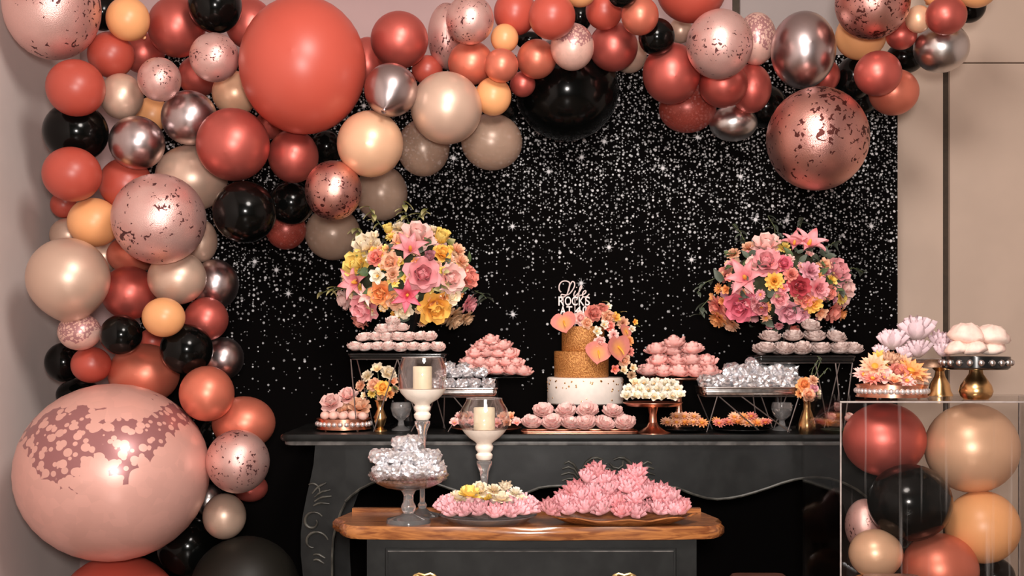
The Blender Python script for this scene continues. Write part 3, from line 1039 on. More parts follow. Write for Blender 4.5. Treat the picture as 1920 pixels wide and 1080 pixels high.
for q in range(2):
    z1, z0 = dz - q * .215, dz - q * .215 - .195
    dr = obj('drawer', MB().slab(rounded(d0, d1, YC + .029, YC + .06, .002, 1), z0, z1), M['table'], cm)
    y = YC + .0285
    obj('inlaid_line', MB().tube([(d0 + .008, y, z0 + .008), (d1 - .008, y, z0 + .008), (d1 - .008, y, z1 - .008), (d0 + .008, y, z1 - .008)], .0016, 6, True), M['edge_wear'], dr)
    for uc in (795, 1172):
        hx = P(uc, 0, YC).x
        hz = (P(0, 1083, YC).z if q == 0 else z1 - .07)
        h = MB()
        h.lathe([(0, -.004), (.012, -.004), (.014, 0), (.008, .006), (0, .008)], 12)
        h.v = [(hx - .022 + a, y - c, hz - .008 + b_) for a, b_, c in h.v]
        h2 = MB().lathe([(0, -.004), (.012, -.004), (.014, 0), (.008, .006), (0, .008)], 12)
        h2.v = [(hx + .022 + a, y - c, hz - .008 + b_) for a, b_, c in h2.v]
        h.add(h2.v, h2.f)
        h.tube([(hx - .022, y - .006, hz - .008), (hx - .024, y - .016, hz - .028), (hx - .012, y - .02, hz - .04), (hx + .012, y - .02, hz - .04), (hx + .024, y - .016, hz - .028), (hx + .022, y - .006, hz - .008)], .0035, 8)
        h.tube([(hx - .03, y - .002, hz - .002), (hx - .016, y - .003, hz + .006), (hx, y - .003, hz + .001), (hx + .016, y - .003, hz + .006), (hx + .03, y - .002, hz - .002)], .004, 6)
        obj('handle', h, M['brass'], dr)

# ------------------------------------------------------------------ low stools cut by the lower edge
for uc, hw, v, Y, lab in ((1442, 55, 1097, 3.62, 'low brown wooden stool in the dark between commode and clear box'),
                          (1706, 58, 1101, 3.30, 'low brown wooden stool in front of the clear balloon box')):
    zt = P(0, v, Y).z
    s = thing('stool', lab, 'stool', (P(uc, 0, Y).x, Y + .12, 0))
    a, b_ = P(uc - hw, 0, Y).x, P(uc + hw, 0, Y).x
    obj('seat', MB().slab(rounded(a, b_, Y, Y + .2, .03), zt - .03, zt, 0, .008), M['wood_dark'], s)
    for x in (a + .025, b_ - .025):
        for y in (Y + .03, Y + .17):
            obj('leg', MB().tube([(x, y, 0), (x, y, zt - .03)], [.011, .015], 10), M['wood_dark'], s)

# ------------------------------------------------------------------ clear box of balloons
YX0, YX1 = 3.50, 3.95
ZX = P(0, 752, YX0).z
gx0, gx1 = P(1575, 0, YX0).x, P(1912, 0, YX1).x
cb = thing('display_box', 'tall clear acrylic box full of balloons, holding sweets on top', 'display box', ((gx0 + gx1) / 2, (YX0 + YX1) / 2, 0))
t = .006
obj('front_pane', MB().box((gx0 + t, YX0, 0.0), (gx1 - t, YX0 + t, ZX - t)), M['acrylic'], cb)
obj('back_pane', MB().box((gx0 + t, YX1 - t, 0.0), (gx1 - t, YX1, ZX - t)), M['pane'], cb)
obj('side_pane', MB().box((gx0, YX0, 0.0), (gx0 + t, YX1, ZX - t)), M['pane'], cb)
obj('side_pane', MB().box((gx1 - t, YX0, 0.0), (gx1, YX1, ZX - t)), M['pane'], cb)
obj('top_pane', MB().box((gx0, YX0, ZX - t), (gx1, YX1, ZX)), M['pane'], cb)
for x, y in ((gx0, YX0), (gx1 - .004, YX0), (gx1 - .004, YX1)):
    obj('polished_edge', MB().box((x, y - .001, 0), (x + .004, y + .002, ZX - .004)), M['acrylic_edge'], cb)
obj('polished_edge', MB().box((gx0, YX0 - .001, ZX - .005), (gx1, YX0 + .002, ZX)), M['acrylic_edge'], cb)
BOXB = [
    (1658, 824, 77, 69, 3.76, 'rose', 'rose balloon at the top of the clear box, under the copper tray'),
    (1822, 840, 86, 84, 3.745, 'peachpearl', 'big peachy nude balloon at the top of the clear box'),
    (1706, 942, 78, 72, 3.65, 'black', 'black balloon in the middle of the clear box'),
    (1842, 988, 68, 68, 3.72, 'peach', 'peach balloon under the big nude one in the clear box'),
    (1642, 1038, 50, 46, 3.63, 'peachpearl', 'small peach pearl balloon low in the clear box'),
    (1762, 1068, 71, 68, 3.66, 'roseorange', 'coral pearl balloon low in the middle of the clear box'),
    (1622, 985, 37, 50, 3.80, 'speck', 'speckled pink balloon against the side of the clear box'),
    (1864, 1082, 38, 38, 3.80, 'black', 'black balloon in the lower corner of the clear box'),
    (1626, 1118, 44, 42, 3.72, 'peach', 'peach balloon under the small pearl one, at the lower edge of the box'),
]
for i, (u, v, rx, ry, Y, fin, lab) in enumerate(BOXB):
    o = obj('balloon', BALLOON, M[fin], None, P(u, v, Y))
    o.scale = (S(rx, Y), S(min(rx, ry), Y), S(ry, Y))
    tag(o, lab, 'balloon', 'balloons inside the clear box')
    k = bpy.data.objects.new('knot', KNOT)
    C.objects.link(k)
    k.material_slots[0].link = 'OBJECT'
    k.material_slots[0].material = M[fin]
    k.parent = o

# ------------------------------------------------------------------ flower and sweet shapes (unit size, axis up)


def flower_mesh(name, layers, centre=None, seed=1, tip=0, nt=4):
    mb = MB()
    r = random.Random(seed)
    for (n, L, W, a0, a1, r0, z0, cup) in layers:
        ph = r.uniform(0, 6.28)
        for k in range(n):
            mb.petal(L * r.uniform(.92, 1.08), W * r.uniform(.92, 1.08), a0 + r.uniform(-.08, .08), a1 + r.uniform(-.15, .15), ph + 2 * math.pi * k / n + r.uniform(-.08, .08),
                     r0, z0, cup, tip, 0, nt)
    if centre:
        cr, cz, ch = centre
        mb.lathe([(cr * .6, cz - ch), (cr, cz), (cr * .8, cz + ch * .6), (0, cz + ch)], 10, mi=1)
    return mb.mesh(name, True, 60)


ROSE = flower_mesh('rose', [(3, .50, .26, -.25, -.65, .14, .10, .4), (4, .66, .36, .05, -.40, .18, .05, .35), (5, .80, .46, .35, .15, .20, -.02, .35), (6, .86, .52, .75, .95, .22, -.10, .3), (6, .85, .52, 1.15, 1.5, .24, -.18, .15)], seed=2, nt=5)
LILY = flower_mesh('lily', [(6, 1.10, .27, .30, 1.75, .06, 0, .45)], (.10, .28, .3), 4, 1, 8)
LOTUS = flower_mesh('lotus', [(9, .92, .33, 1.10, .62, .10, 0, .55), (8, .95, .31, .75, .30, .09, .02, .55), (7, .88, .27, .42, .05, .07, .05, .55), (5, .66, .2, .20, -.1, .05, .08, .4)], (.16, .30, .12), 6, 1, 5)
DAISY = flower_mesh('daisy', [(11, .80, .21, 1.05, 1.45, .14, .12, .15), (11, .85, .22, 1.25, 1.65, .14, .05, .15), (8, .55, .17, .70, .95, .10, .15, .2)], (.24, .20, .16), 8, 1)
BLOSSOM = flower_mesh('blossom', [(5, .78, .40, .75, 1.25, .08, .02, .35), (5, .55, .32, .40, .65, .05, .06, .35)], (.13, .2, .1), 9, 0)
CUP = flower_mesh('cup_flower', [(6, .95, .42, .75, .25, .06, -.05, .5), (5, .8, .38, .5, .05, .05, .0, .5)], (.15, .15, .2), 10, 0)
CARN = flower_mesh('carnation', [(9, .75, .26, 1.2, 1.6, .1, .0, -.1), (9, .72, .24, .8, 1.1, .09, .08, .1), (8, .62, .22, .45, .6, .07, .15, .1), (6, .5, .2, .15, .2, .04, .2, .1)], seed=12)
PEONY = flower_mesh('peony', [(6, .95, .46, 1.75, .55, .12, -.35, .25), (7, 1.05, .44, 1.45, .10, .10, -.35, .35), (6, .98, .38, 1.15, -.25, .06, -.25, .35), (5, .85, .3, .8, -.4, .04, -.1, .3), (3, .6, .2, .3, -.3, .03, .1, .2)], seed=15, nt=6)
RUFF = flower_mesh('ruffled', [(9, .80, .36, 1.65, .45, .12, -.30, .2), (9, .82, .34, 1.35, .40, .10, -.20, .1), (8, .75, .30, 1.05, .25, .08, -.08, .1), (6, .6, .26, .7, .2, .05, .05, .1), (4, .45, .2, .3, .3, .02, .1, .1)], seed=17, nt=5)
FLOWERS = {'rose': ROSE, 'lily': LILY, 'lotus': LOTUS, 'daisy': DAISY, 'blossom': BLOSSOM, 'cup': CUP, 'carnation': CARN, 'peony': PEONY, 'ruff': RUFF}
FNAME = {'rose': 'rose', 'lily': 'lily', 'lotus': 'lotus_flower', 'daisy': 'daisy', 'blossom': 'blossom', 'cup': 'cup_flower', 'carnation': 'carnation', 'peony': 'peony', 'ruff': 'ruffle'}
CENTRED = {'lily', 'lotus', 'daisy', 'blossom', 'cup'}


def leaf_mesh(name, L, W, curl):
    return MB().petal(L, W, .9, .9 + curl, 0, 0, 0, .25, 1, 0, 6).mesh(name)


LEAF = leaf_mesh('leaf', 1.0, .26, .7)
ROUND_LEAF = leaf_mesh('round_leaf', .8, .40, .4)


def ruffle_mesh(name, lobes, amp, seed, flat=.8):
    r = random.Random(seed)
    ph = [r.uniform(0, 6.28) for _ in range(8)]
    pr = [(0.0, 1.0), (.22, .97), (.48, .86), (.72, .62), (.92, .28), (1.0, .0), (.90, -.25), (.62, -.42), (.5, -.45)]
    mb = MB()

    def wob(k, a):
        d = 1 + amp * math.cos(lobes * a + ph[k % 8] * (1 if k < 5 else .3)) + amp * .5 * math.cos((lobes + 4) * a + ph[(k + 3) % 8])
        return d
    mb.lathe([(q, z * flat) for q, z in reversed(pr)], 36, wob=wob)
    mb.v = [(x + .04 * noise.noise((x * 3 + seed, y * 3, z * 3)), y + .04 * noise.noise((x * 3, y * 3 + seed, z * 3)), z + .14 * noise.noise((x * 4, y * 4, z * 4 + seed)) * (1 if z > 0 else .1)) for x, y, z in mb.v]
    return mb.mesh(name, True, 70)


RUFFLE = [ruffle_mesh('ruffled_sweet', 7, .11, s) for s in (1, 2, 3)]
PUFF = [ruffle_mesh('puff_sweet', 5, .055, s, .75) for s in (11, 12, 13)]


def foil_mesh(seed):
    r = random.Random(seed)
    bm = bmesh.new()
    bmesh.ops.create_icosphere(bm, subdivisions=3, radius=1)
    for v in bm.verts:
        p = v.co.copy()
        m = max(abs(p.x), abs(p.y), abs(p.z))
        q = p.lerp(p / m * .92, .55)
        k = 1 + .30 * noise.noise(p * 2.6 + Vector((seed * 7, 0, 0))) + .12 * noise.noise(p * 7 + Vector((0, seed * 5, 0)))
        v.co = q * k * (.95 if p.z < 0 else 1.0)
        v.co.z *= .85
    me = bpy.data.meshes.new('foil_sweet')
    bm.to_mesh(me)
    bm.free()
    return me


FOIL = [foil_mesh(s) for s in (1, 2, 3)]
BALLSW = MB().lathe([(0, -.8), (.5, -.75), (.85, -.45), (1, 0), (.87, .5), (.5, .87), (0, 1)], 20).mesh('bonbon', True, 80)
ORD = ['first', 'second', 'third', 'fourth', 'fifth', 'sixth', 'seventh', 'eighth', 'ninth', 'tenth']
BASE = {}


def face(tilt, az, spin=0.0):
    """Rotation that tips an upward axis by tilt towards azimuth az (0 = +x, -pi/2 = towards the eye)."""
    return (Matrix.Rotation(az, 4, 'Z') @ Matrix.Rotation(tilt, 4, 'Y') @ Matrix.Rotation(spin, 4, 'Z')).to_euler()


def sweet_obj(name, kind, mats, c, r, rnd, tilt=.35):
    if kind in FLOWERS:
        me = FLOWERS[kind]
        ml = [mats, M['p_gold']] if kind in CENTRED and not isinstance(mats, list) else mats
        az = -math.pi / 2 + rnd.uniform(-.6, .6)
        return obj(name, me, ml, None, c, face(tilt + rnd.uniform(-.15, .15), az, rnd.uniform(0, 6)), (r * 1.18, r * 1.18, r * .88) if kind in ('ruff', 'peony') else r)
    me = {'ruffle': RUFFLE, 'puff': PUFF, 'foil': FOIL, 'ball': [BALLSW]}[kind]
    me = rnd.choice(me)
    e = (rnd.uniform(-.25, .25), rnd.uniform(-.25, .25), rnd.uniform(0, 6.28))
    return obj(name, me, mats, None, c, e, (r * rnd.uniform(.95, 1.06), r * rnd.uniform(.95, 1.06), r * rnd.uniform(.95, 1.05)))


def pile(name, kind, mats, Y, rows, desc, where, ref, group, r_px, back=0.05, nback=1, cat='sweet', tilt=.35, row_names=None, jig=1.5):
    """Rows of sweets: rows = [(v, [u, ...], dY)], lowest first. mats: a material, or a list to pick from."""
    rnd = random.Random(sum(ord(ch) for ch in where) + len(rows))
    names = row_names or (['bottom row', 'middle row', 'upper row', 'top row'] if len(rows) != 2 else ['lower row', 'upper row'])
    if len(rows) == 1:
        names = ['row']
    if len(rows) > 2 and not row_names:
        names = ['bottom row', 'second row', 'third row', 'fourth row', 'fifth row'][:len(rows)]
    for ri, (v, us, dY) in enumerate(rows):
        for i, u in enumerate(us):
            c = P(u + rnd.uniform(-jig, jig), v + rnd.uniform(-jig, jig), Y + dY)
            m = rnd.choice(mats) if isinstance(mats, list) else mats
            o = sweet_obj(name, kind, m, c, S(r_px, Y) * rnd.uniform(.95, 1.05), rnd, tilt)
            if len(us) == 1:
                lab = f'{desc} on {where}, alone in the {names[ri]}' if ri < len(rows) - 1 or len(rows) == 1 else f'{desc} topping the pile on {where}'
            else:
                lab = f'{desc} on {where}, {names[ri]}, {ORD[i]} from {ref}'
            tag(o, lab, cat, group)
        for b_ in range(nback):
            for i, u in enumerate(us if ri == 0 else us[:max(1, len(us) - 1)]):
                if ri == len(rows) - 1 and len(us) < 3:
                    continue
                c = P(u + (4 if ri else 0), v, Y + dY)
                c.y += back * (b_ + 1)
                m = rnd.choice(mats) if isinstance(mats, list) else mats
                o = sweet_obj(name, kind, m, c, S(r_px, Y) * .95, rnd, tilt)
                tag(o, f'{desc} behind the front ones on {where}', cat, group)


def lathe_px(u, Y, prof_px, seg=40, v0=None):
    """A turned shape from (radius px, row v) pairs; returns (MB, world base point)."""
    vb = prof_px[0][1] if v0 is None else v0
    mb = MB().lathe([(S(r, Y), S(vb - v, Y)) for r, v in prof_px], seg)
    return mb, P(u, vb, Y)


def on_table(Y):
    """Pixel row where an upright thing meets the black table at depth Y."""
    return 640 + (ZC - ZT) * F / Y


def on_box(Y):
    return 640 + (ZC - ZX) * F / Y


def on_commode(Y):
    return 640 + (ZC - ZCM) * F / Y


def turned(name, label, cat, u, Y, parts, group=None):
    """Thing made of turned parts: parts = [(name, material, [(r px, v), ...], seg)], lowest part first."""
    t_ = thing(name, label, cat, P(u, parts[0][2][0][1], Y), group)
    for nm, mt, pr, *sg in parts:
        mb, loc = lathe_px(u, Y, pr, sg[0] if sg else 40)
        obj(nm, mb, mt, t_, loc)
    return t_


def wire(t_, pts, r=.0022, mat=None, name='wire_leg'):
    return obj(name, MB().tube(pts, r, 6), mat or M['wire'], t_)


def tray_on_wires(name, label, u0, u1, v_top, v_bot, Y, depth, tray_mat, legs, rim_mat=None, wmat=None):
    """A long tray on a light wire stand; legs as ((u, v, dY), (u, dY)) from tray to table."""
    a, b_ = P(u0, v_top, Y), P(u1, v_bot, Y)
    zt, zb = a.z, b_.z
    t_ = thing(name, label, 'tray', ((a.x + b_.x) / 2, Y + depth / 2, ZT))
    obj('tray_plate', MB().slab(rounded(a.x, b_.x, Y, Y + depth, .015), zb, zt - .004, 0, .003), tray_mat, t_)
    rim = rounded(a.x, b_.x, Y, Y + depth, .015)
    obj('tray_rim', MB().tube([(x, y, zt - .002) for x, y in rim], .004, 8, True), rim_mat or tray_mat, t_)
    fr_ = rounded(a.x + .01, b_.x - .01, Y + .01, Y + depth - .01, .012)
    obj('wire_frame', MB().tube([(x, y, zb - .004) for x, y in fr_], .0025, 6, True), wmat or M['wire'], t_)
    for (ua, da, ub, db) in legs:
        p, q = P(ua, v_bot, Y), P(ub, v_bot, Y)
        wire(t_, [(p.x, Y + da, zb - .004), (q.x, Y + db, ZT + .002)], mat=wmat)
    return t_


def cake_stand(name, label, u, Y, r_px, v_plate, v_foot, mat, stem_r=7, foot_r=28, rim=5, group=None):
    h = v_foot - v_plate
    return turned(name, label, 'cake stand', u, Y, [
        ('foot', mat, [(foot_r, v_foot), (foot_r, v_foot - 1.5), (foot_r * .75, v_foot - 4), (stem_r * 1.5, v_foot - h * .22), (stem_r, v_foot - h * .35)]),
        ('stem', mat, [(stem_r, v_foot - h * .35), (stem_r * .85, v_foot - h * .6), (stem_r * 1.2, v_plate + rim + 3), (stem_r * 1.6, v_plate + rim)]),
        ('plate', mat, [(stem_r * 1.6, v_plate + rim), (r_px * .85, v_plate + rim), (r_px, v_plate + 1), (r_px, v_plate), (r_px * .96, v_plate), (r_px * .9, v_plate + 2), (0, v_plate + 2)], 48)], group)


def copper_tray(name, label, u, Y, r_px, v_top, v_bot, mat, studs=26):
    t_ = thing(name, label, 'tray', P(u, v_bot, Y))
    f = 3.5
    mb, loc = lathe_px(u, Y, [(r_px * .96, v_bot - f), (r_px, v_bot - f), (r_px, v_bot - f - 1.5), (r_px * .965, v_bot - f - 2), (r_px * .965, v_top + 2), (r_px, v_top + 1.5), (r_px, v_top), (r_px * .93, v_top), (r_px * .92, v_bot - 6), (0, v_bot - 6)], 56)
    obj('tray_band', mb, mat, t_, loc)
    R = S(r_px * .965, Y)
    zm = P(0, (v_top + v_bot - f) / 2, Y).z
    c = P(u, 0, Y)
    hs = S((v_bot - f - v_top) * .26, Y)
    sm = MB().lathe([(0, -hs), (hs * .8, -hs * .6), (hs, 0), (hs * .8, hs * .6), (0, hs)], 8).mesh('stud')
    for k in range(studs):
        a = 2 * math.pi * k / studs
        obj('stud', sm, M['stud'], t_, (c.x + R * math.cos(a), Y + R * math.sin(a), zm))
    for k in range(4):
        a = math.pi / 4 + k * math.pi / 2
        obj('foot', MB().lathe([(S(2, Y), 0), (S(3, Y), S(f, Y))], 8), mat, t_, (c.x + R * .85 * math.cos(a), Y + R * .85 * math.sin(a), P(0, v_bot, Y).z))
    return t_


# ------------------------------------------------------------------ big bouquets
def bouquet(name, label, uc, vc, rx, ry, Y, depth, flowers, leaves, filler, seed, vase=None):
    rnd = random.Random(seed)
    c = P(uc, vc, Y)
    A, B, D = S(rx, Y), S(ry, Y), depth
    root = thing(name, label, 'bouquet', (c.x, Y, c.z - B))
    core = MB().lathe([(math.sin(math.pi * k / 12), -math.cos(math.pi * k / 12)) for k in range(13)], 20)
    core.v = [(x * A * .72, y * D * .72, z * B * .72) for x, y, z in core.v]
    obj('moss_core', core, M['foam'], root, c)

    def put(kind, col, x, z, r, front=True, nm=None, push=1.0):
        q = max(0.0, 1 - (x / A) ** 2 - (z / B) ** 2)
        y = math.sqrt(q) * D * (-1 if front else 1)
        n = Vector((x / A ** 2, y / D ** 2 - .3 / D * (1 if front else -1), z / B ** 2 + .15 / B)).normalized()
        pos = Vector((c.x + x * .93 * push, Y + y * .93 * push, c.z + z * .93 * push))
        rot = (n.to_track_quat('Z', 'Y').to_matrix() @ Matrix.Rotation(rnd.uniform(0, 6.28), 3, 'Z')).to_euler()
        if kind in ('leaf', 'round_leaf'):
            return obj(kind, LEAF if kind == 'leaf' else ROUND_LEAF, M[col], root, pos, rot, r)
        ml = [M['p_' + col], M['p_gold']] if kind in CENTRED else M['p_' + col]
        return obj(FNAME[kind], FLOWERS[kind], ml, root, pos, rot, r)
    for kind, col, u, v, r in flowers:
        put(kind, col, S(u - uc, Y), S(vc - v, Y), S(r, Y) * 1.30)
    for k in range(filler[0]):                   # small flowers between the large ones
        a, q = rnd.uniform(0, 6.28), math.sqrt(rnd.uniform(0, 1))
        kind = rnd.choice(('blossom', 'carnation', 'daisy', 'blossom'))
        cols = filler[1]
        if len(filler) > 4:
            cols = filler[4] if math.cos(a) * q < 0.05 else filler[1]
        put(kind, rnd.choice(cols), math.cos(a) * q * A, math.sin(a) * q * B, S(rnd.uniform(9, 14), Y), True, push=.97)
    for k in range(26):                          # the side turned to the backdrop
        a, q = rnd.uniform(0, 6.28), math.sqrt(rnd.uniform(0, .95))
        put(rnd.choice(('rose', 'carnation', 'blossom')), rnd.choice(filler[1]), math.cos(a) * q * A, math.sin(a) * q * B, S(rnd.uniform(15, 22), Y), False)
    for u, v, r, col, kind in leaves:
        put(kind, col, S(u - uc, Y), S(vc - v, Y), S(r, Y))
    for k in range(filler[2]):
        a, q = rnd.uniform(0, 6.28), math.sqrt(rnd.uniform(.25, 1.0))
        put(rnd.choice(('leaf', 'round_leaf')), rnd.choice(filler[3]), math.cos(a) * q * A, math.sin(a) * q * B, S(rnd.uniform(16, 26), Y), rnd.random() < .8, push=1.02)
    return root, c, A, B


def sprig(root, pts, Y, n, size, col, leafmesh=None):
    """A thin stem that carries small leaves."""
    P3 = [P(u, v, Y + dy) for u, v, dy in pts]
    st_ = obj('sprig_stem', MB().tube(P3, .0015, 5), M['stem'], root)
    r = random.Random(int(pts[0][0]))
    for k in range(n):
        t_ = (k + 1) / n * (len(P3) - 1)
        i = min(int(t_), len(P3) - 2)
        p = P3[i].lerp(P3[i + 1], t_ - i)
        obj('leaf', leafmesh or LEAF, M[col], root, p, face(r.uniform(.3, 1.1), r.uniform(0, 6.28)), S(size, Y) * r.uniform(.8, 1.2))


YBQ = 4.35
LB = [('cup', 'yellow', 731, 434, 15), ('rose', 'cream', 689, 464, 22), ('rose', 'yellow', 672, 501, 23), ('rose', 'pale', 788, 447, 26), ('lily', 'pink', 777, 474, 26), ('cup', 'yellow', 831, 453, 23),
      ('rose', 'gold', 838, 478, 14), ('cup', 'mauve', 812, 488, 17), ('rose', 'pink', 801, 520, 26), ('rose', 'pale', 852, 526, 23), ('rose', 'coral', 884, 522, 18), ('rose', 'cream', 853, 558, 16),
      ('lily', 'hot', 772, 558, 24), ('rose', 'gold', 822, 582, 25), ('lily', 'pink', 672, 534, 26), ('blossom', 'white', 715, 523, 16), ('rose', 'orange', 721, 555, 19), ('rose', 'pink', 685, 580, 23),
      ('rose', 'pale', 646, 562, 20), ('carnation', 'pink', 884, 572, 19), ('carnation', 'tan', 854, 598, 24), ('rose', 'peach', 748, 568, 15), ('rose', 'coral', 711, 487, 13), ('rose', 'cream', 762, 586, 14),
      ('carnation', 'peach', 864, 472, 16), ('carnation', 'peach', 872, 492, 15), ('carnation', 'cream', 752, 428, 16), ('carnation', 'peach', 655, 520, 15), ('blossom', 'cream', 702, 448, 16), ('rose', 'peach', 740, 497, 15),
      ('lily', 'pale', 696, 556, 18), ('carnation', 'cream', 815, 432, 14), ('rose', 'peach', 757, 455, 14), ('carnation', 'peach', 745, 520, 14), ('carnation', 'tan', 880, 600, 16), ('rose', 'coral', 670, 605, 14)]
LL = [(731, 472, 22, 'leaf_grey', 'round_leaf'), (746, 540, 20, 'leaf_grey', 'round_leaf'), (848, 497, 22, 'leaf_grey', 'leaf'), (868, 548, 22, 'leaf', 'leaf'), (826, 545, 18, 'leaf_grey', 'round_leaf'), (764, 515, 18, 'leaf', 'leaf')]
root, c, A, B = bouquet('bouquet', 'round bouquet of yellow, cream and pink flowers beside the balloon column', 765, 520, 126, 98, YBQ, .19, LB, LL,
                        (95, ('peach', 'cream', 'yellow', 'pale', 'tan', 'orange'), 40, ('leaf_yellow', 'leaf', 'leaf_grey'), ('yellow', 'cream', 'cream', 'peach', 'yellow', 'gold')), 3)
for pts in ([(770, 430, -.05), (762, 405, -.05), (757, 378, -.04)], [(775, 430, 0), (785, 405, .02), (800, 392, .03)], [(720, 430, -.05), (703, 408, -.06), (692, 388, -.06)], [(660, 545, -.02), (635, 540, -.02), (606, 548, 0)], [(890, 545, -.03), (905, 552, 0), (912, 560, 0)],
            [(680, 450, 0), (672, 432, 0), (668, 428, 0)]):
    sprig(root, pts, YBQ, 8, 21, 'leaf_yellow' if pts[0][0] < 800 else 'leaf_grey')
RB = [('rose', 'pale', 1425, 463, 23), ('lily', 'pink', 1504, 465, 30), ('lily', 'pink', 1476, 462, 22), ('carnation', 'yellow', 1456, 466, 12), ('carnation', 'peach', 1393, 465, 14), ('carnation', 'peach', 1365, 476, 13),
      ('rose', 'pink', 1418, 496, 22), ('rose', 'hot', 1450, 499, 13), ('lily', 'pink', 1379, 526, 30), ('carnation', 'gold', 1430, 532, 17), ('carnation', 'mauve', 1499, 513, 18), ('rose', 'red', 1478, 542, 17),
      ('carnation', 'pink', 1514, 546, 22), ('carnation', 'gold', 1507, 573, 18), ('rose', 'pink', 1557, 513, 22), ('blossom', 'yellow', 1545, 528, 12), ('rose', 'pale', 1580, 542, 18), ('rose', 'pale', 1587, 564, 14),
      ('carnation', 'yellow', 1574, 562, 12), ('rose', 'coral', 1562, 588, 16), ('rose', 'hot', 1374, 578, 24), ('carnation', 'coral', 1340, 576, 20), ('carnation', 'orange', 1340, 600, 18), ('carnation', 'peach', 1366, 610, 17),
      ('cup', 'pink', 1410, 578, 22), ('rose', 'mauve', 1463, 590, 18), ('carnation', 'coral', 1462, 520, 14), ('rose', 'coral', 1490, 565, 14), ('blossom', 'peach', 1532, 500, 14), ('carnation', 'coral', 1358, 592, 14),
      ('rose', 'pale', 1395, 500, 14), ('blossom', 'peach', 1528, 590, 14), ('rose', 'coral', 1540, 552, 12), ('carnation', 'orange', 1583, 590, 14), ('rose', 'pink', 1442, 565, 13), ('rose', 'mauve', 1488, 596, 12)]
RL = [(1369, 556, 24, 'leaf_grey', 'round_leaf'), (1418, 555, 22, 'leaf_grey', 'round_leaf'), (1523, 488, 28, 'leaf_grey', 'round_leaf'), (1482, 495, 22, 'leaf_grey', 'leaf'), (1545, 556, 26, 'leaf_grey', 'round_leaf'), (1340, 528, 30, 'leaf_grey', 'leaf'),
      (1535, 480, 26, 'leaf_grey', 'round_leaf'), (1440, 555, 16, 'leaf_yellow', 'round_leaf'), (1600, 520, 24, 'leaf_grey', 'leaf')]
root2, c2, A2, B2 = bouquet('bouquet', 'round bouquet of pink lilies and roses with grey green leaves', 1459, 534, 132, 90, YBQ, .19, RB, RL,
                            (75, ('pink', 'coral', 'peach', 'mauve', 'orange', 'pale'), 60, ('leaf_grey', 'leaf_grey', 'leaf')), 5)
for pts in ([(1455, 450, 0), (1452, 425, .02), (1440, 405, .03)], [(1400, 460, 0), (1388, 435, .02), (1375, 420, .03)], [(1490, 450, 0), (1500, 425, .02), (1506, 408, .03)], [(1345, 520, 0), (1322, 530, 0), (1308, 548, 0)], [(1330, 560, 0), (1316, 575, 0), (1312, 590, 0)],
            [(1580, 510, 0), (1600, 502, .02), (1618, 510, .03)], [(1545, 470, 0), (1562, 455, .02), (1575, 452, .03)]):
    sprig(root2, pts, YBQ, 7, 20, 'leaf_grey')
for uc, vb, lab in ((765, 600, 'slim black vase carrying the yellow and pink bouquet'), (1459, 606, 'slim black vase carrying the pink lily bouquet')):
    vt = on_table(YBQ)
    turned('vase', lab, 'vase', uc, YBQ, [('vase_foot', M['tray_black'], [(34, vt), (34, vt - 4), (12, vt - 12), (8, vt - 30)]),
                                          ('vase_body', M['tray_black'], [(8, vt - 30), (7, vt - 90), (10, vb + 40), (24, vb + 5), (34, vb - 14), (28, vb - 14)])])

# ------------------------------------------------------------------ sweets on the black table
# pale pink ruffled sweets, high tray under the yellow bouquet
tray_on_wires('tray_stand', 'long black tray on a thin wire stand under the yellow bouquet', 653, 834, 664, 671, 4.10, .19, M['tray_black'],
              [(657, .01, 668, .02), (657, .17, 690, .17), (830, .18, 826, .185), (830, .18, 790, .18), (745, .01, 700, .01), (745, .01, 790, .01)])
pile('ruffled_sweet', 'ruff', M['ruffle_pink'], 4.135, [(652, [664, 686, 708, 730, 752, 774, 796, 820], 0), (633, [682, 703, 724, 745, 766, 787, 806], .03), (617, [716, 736, 755], .045), (605, [736], .05)],
     'pale pink ruffled sweet', 'high black tray', 'balloon side', 'pale pink ruffled sweets on the high black tray', 18, .07, 1, tilt=.3)
# dusty ruffled sweets, high tray under the pink bouquet
tray_on_wires('tray_stand', 'long black tray on a dark wire stand under the pink bouquet', 1420, 1604, 668, 678, 4.10, .19, M['tray_black'],
              [(1424, .18, 1440, .185), (1424, .18, 1470, .185), (1600, .01, 1585, .02), (1600, .17, 1570, .17), (1530, .01, 1556, .01), (1568, .01, 1582, .01)])
pile('ruffled_sweet', 'ruff', M['ruffle_grey'], 4.14, [(656, [1437, 1471, 1505, 1542, 1578, 1598], 0), (632, [1446, 1490, 1528, 1568], .03), (613, [1520], .045)],
     'dusty mauve ruffled sweet', 'tray under pink bouquet', 'cake side', 'dusty mauve ruffled sweets on the high tray', 24, .075, 1, tilt=.3)

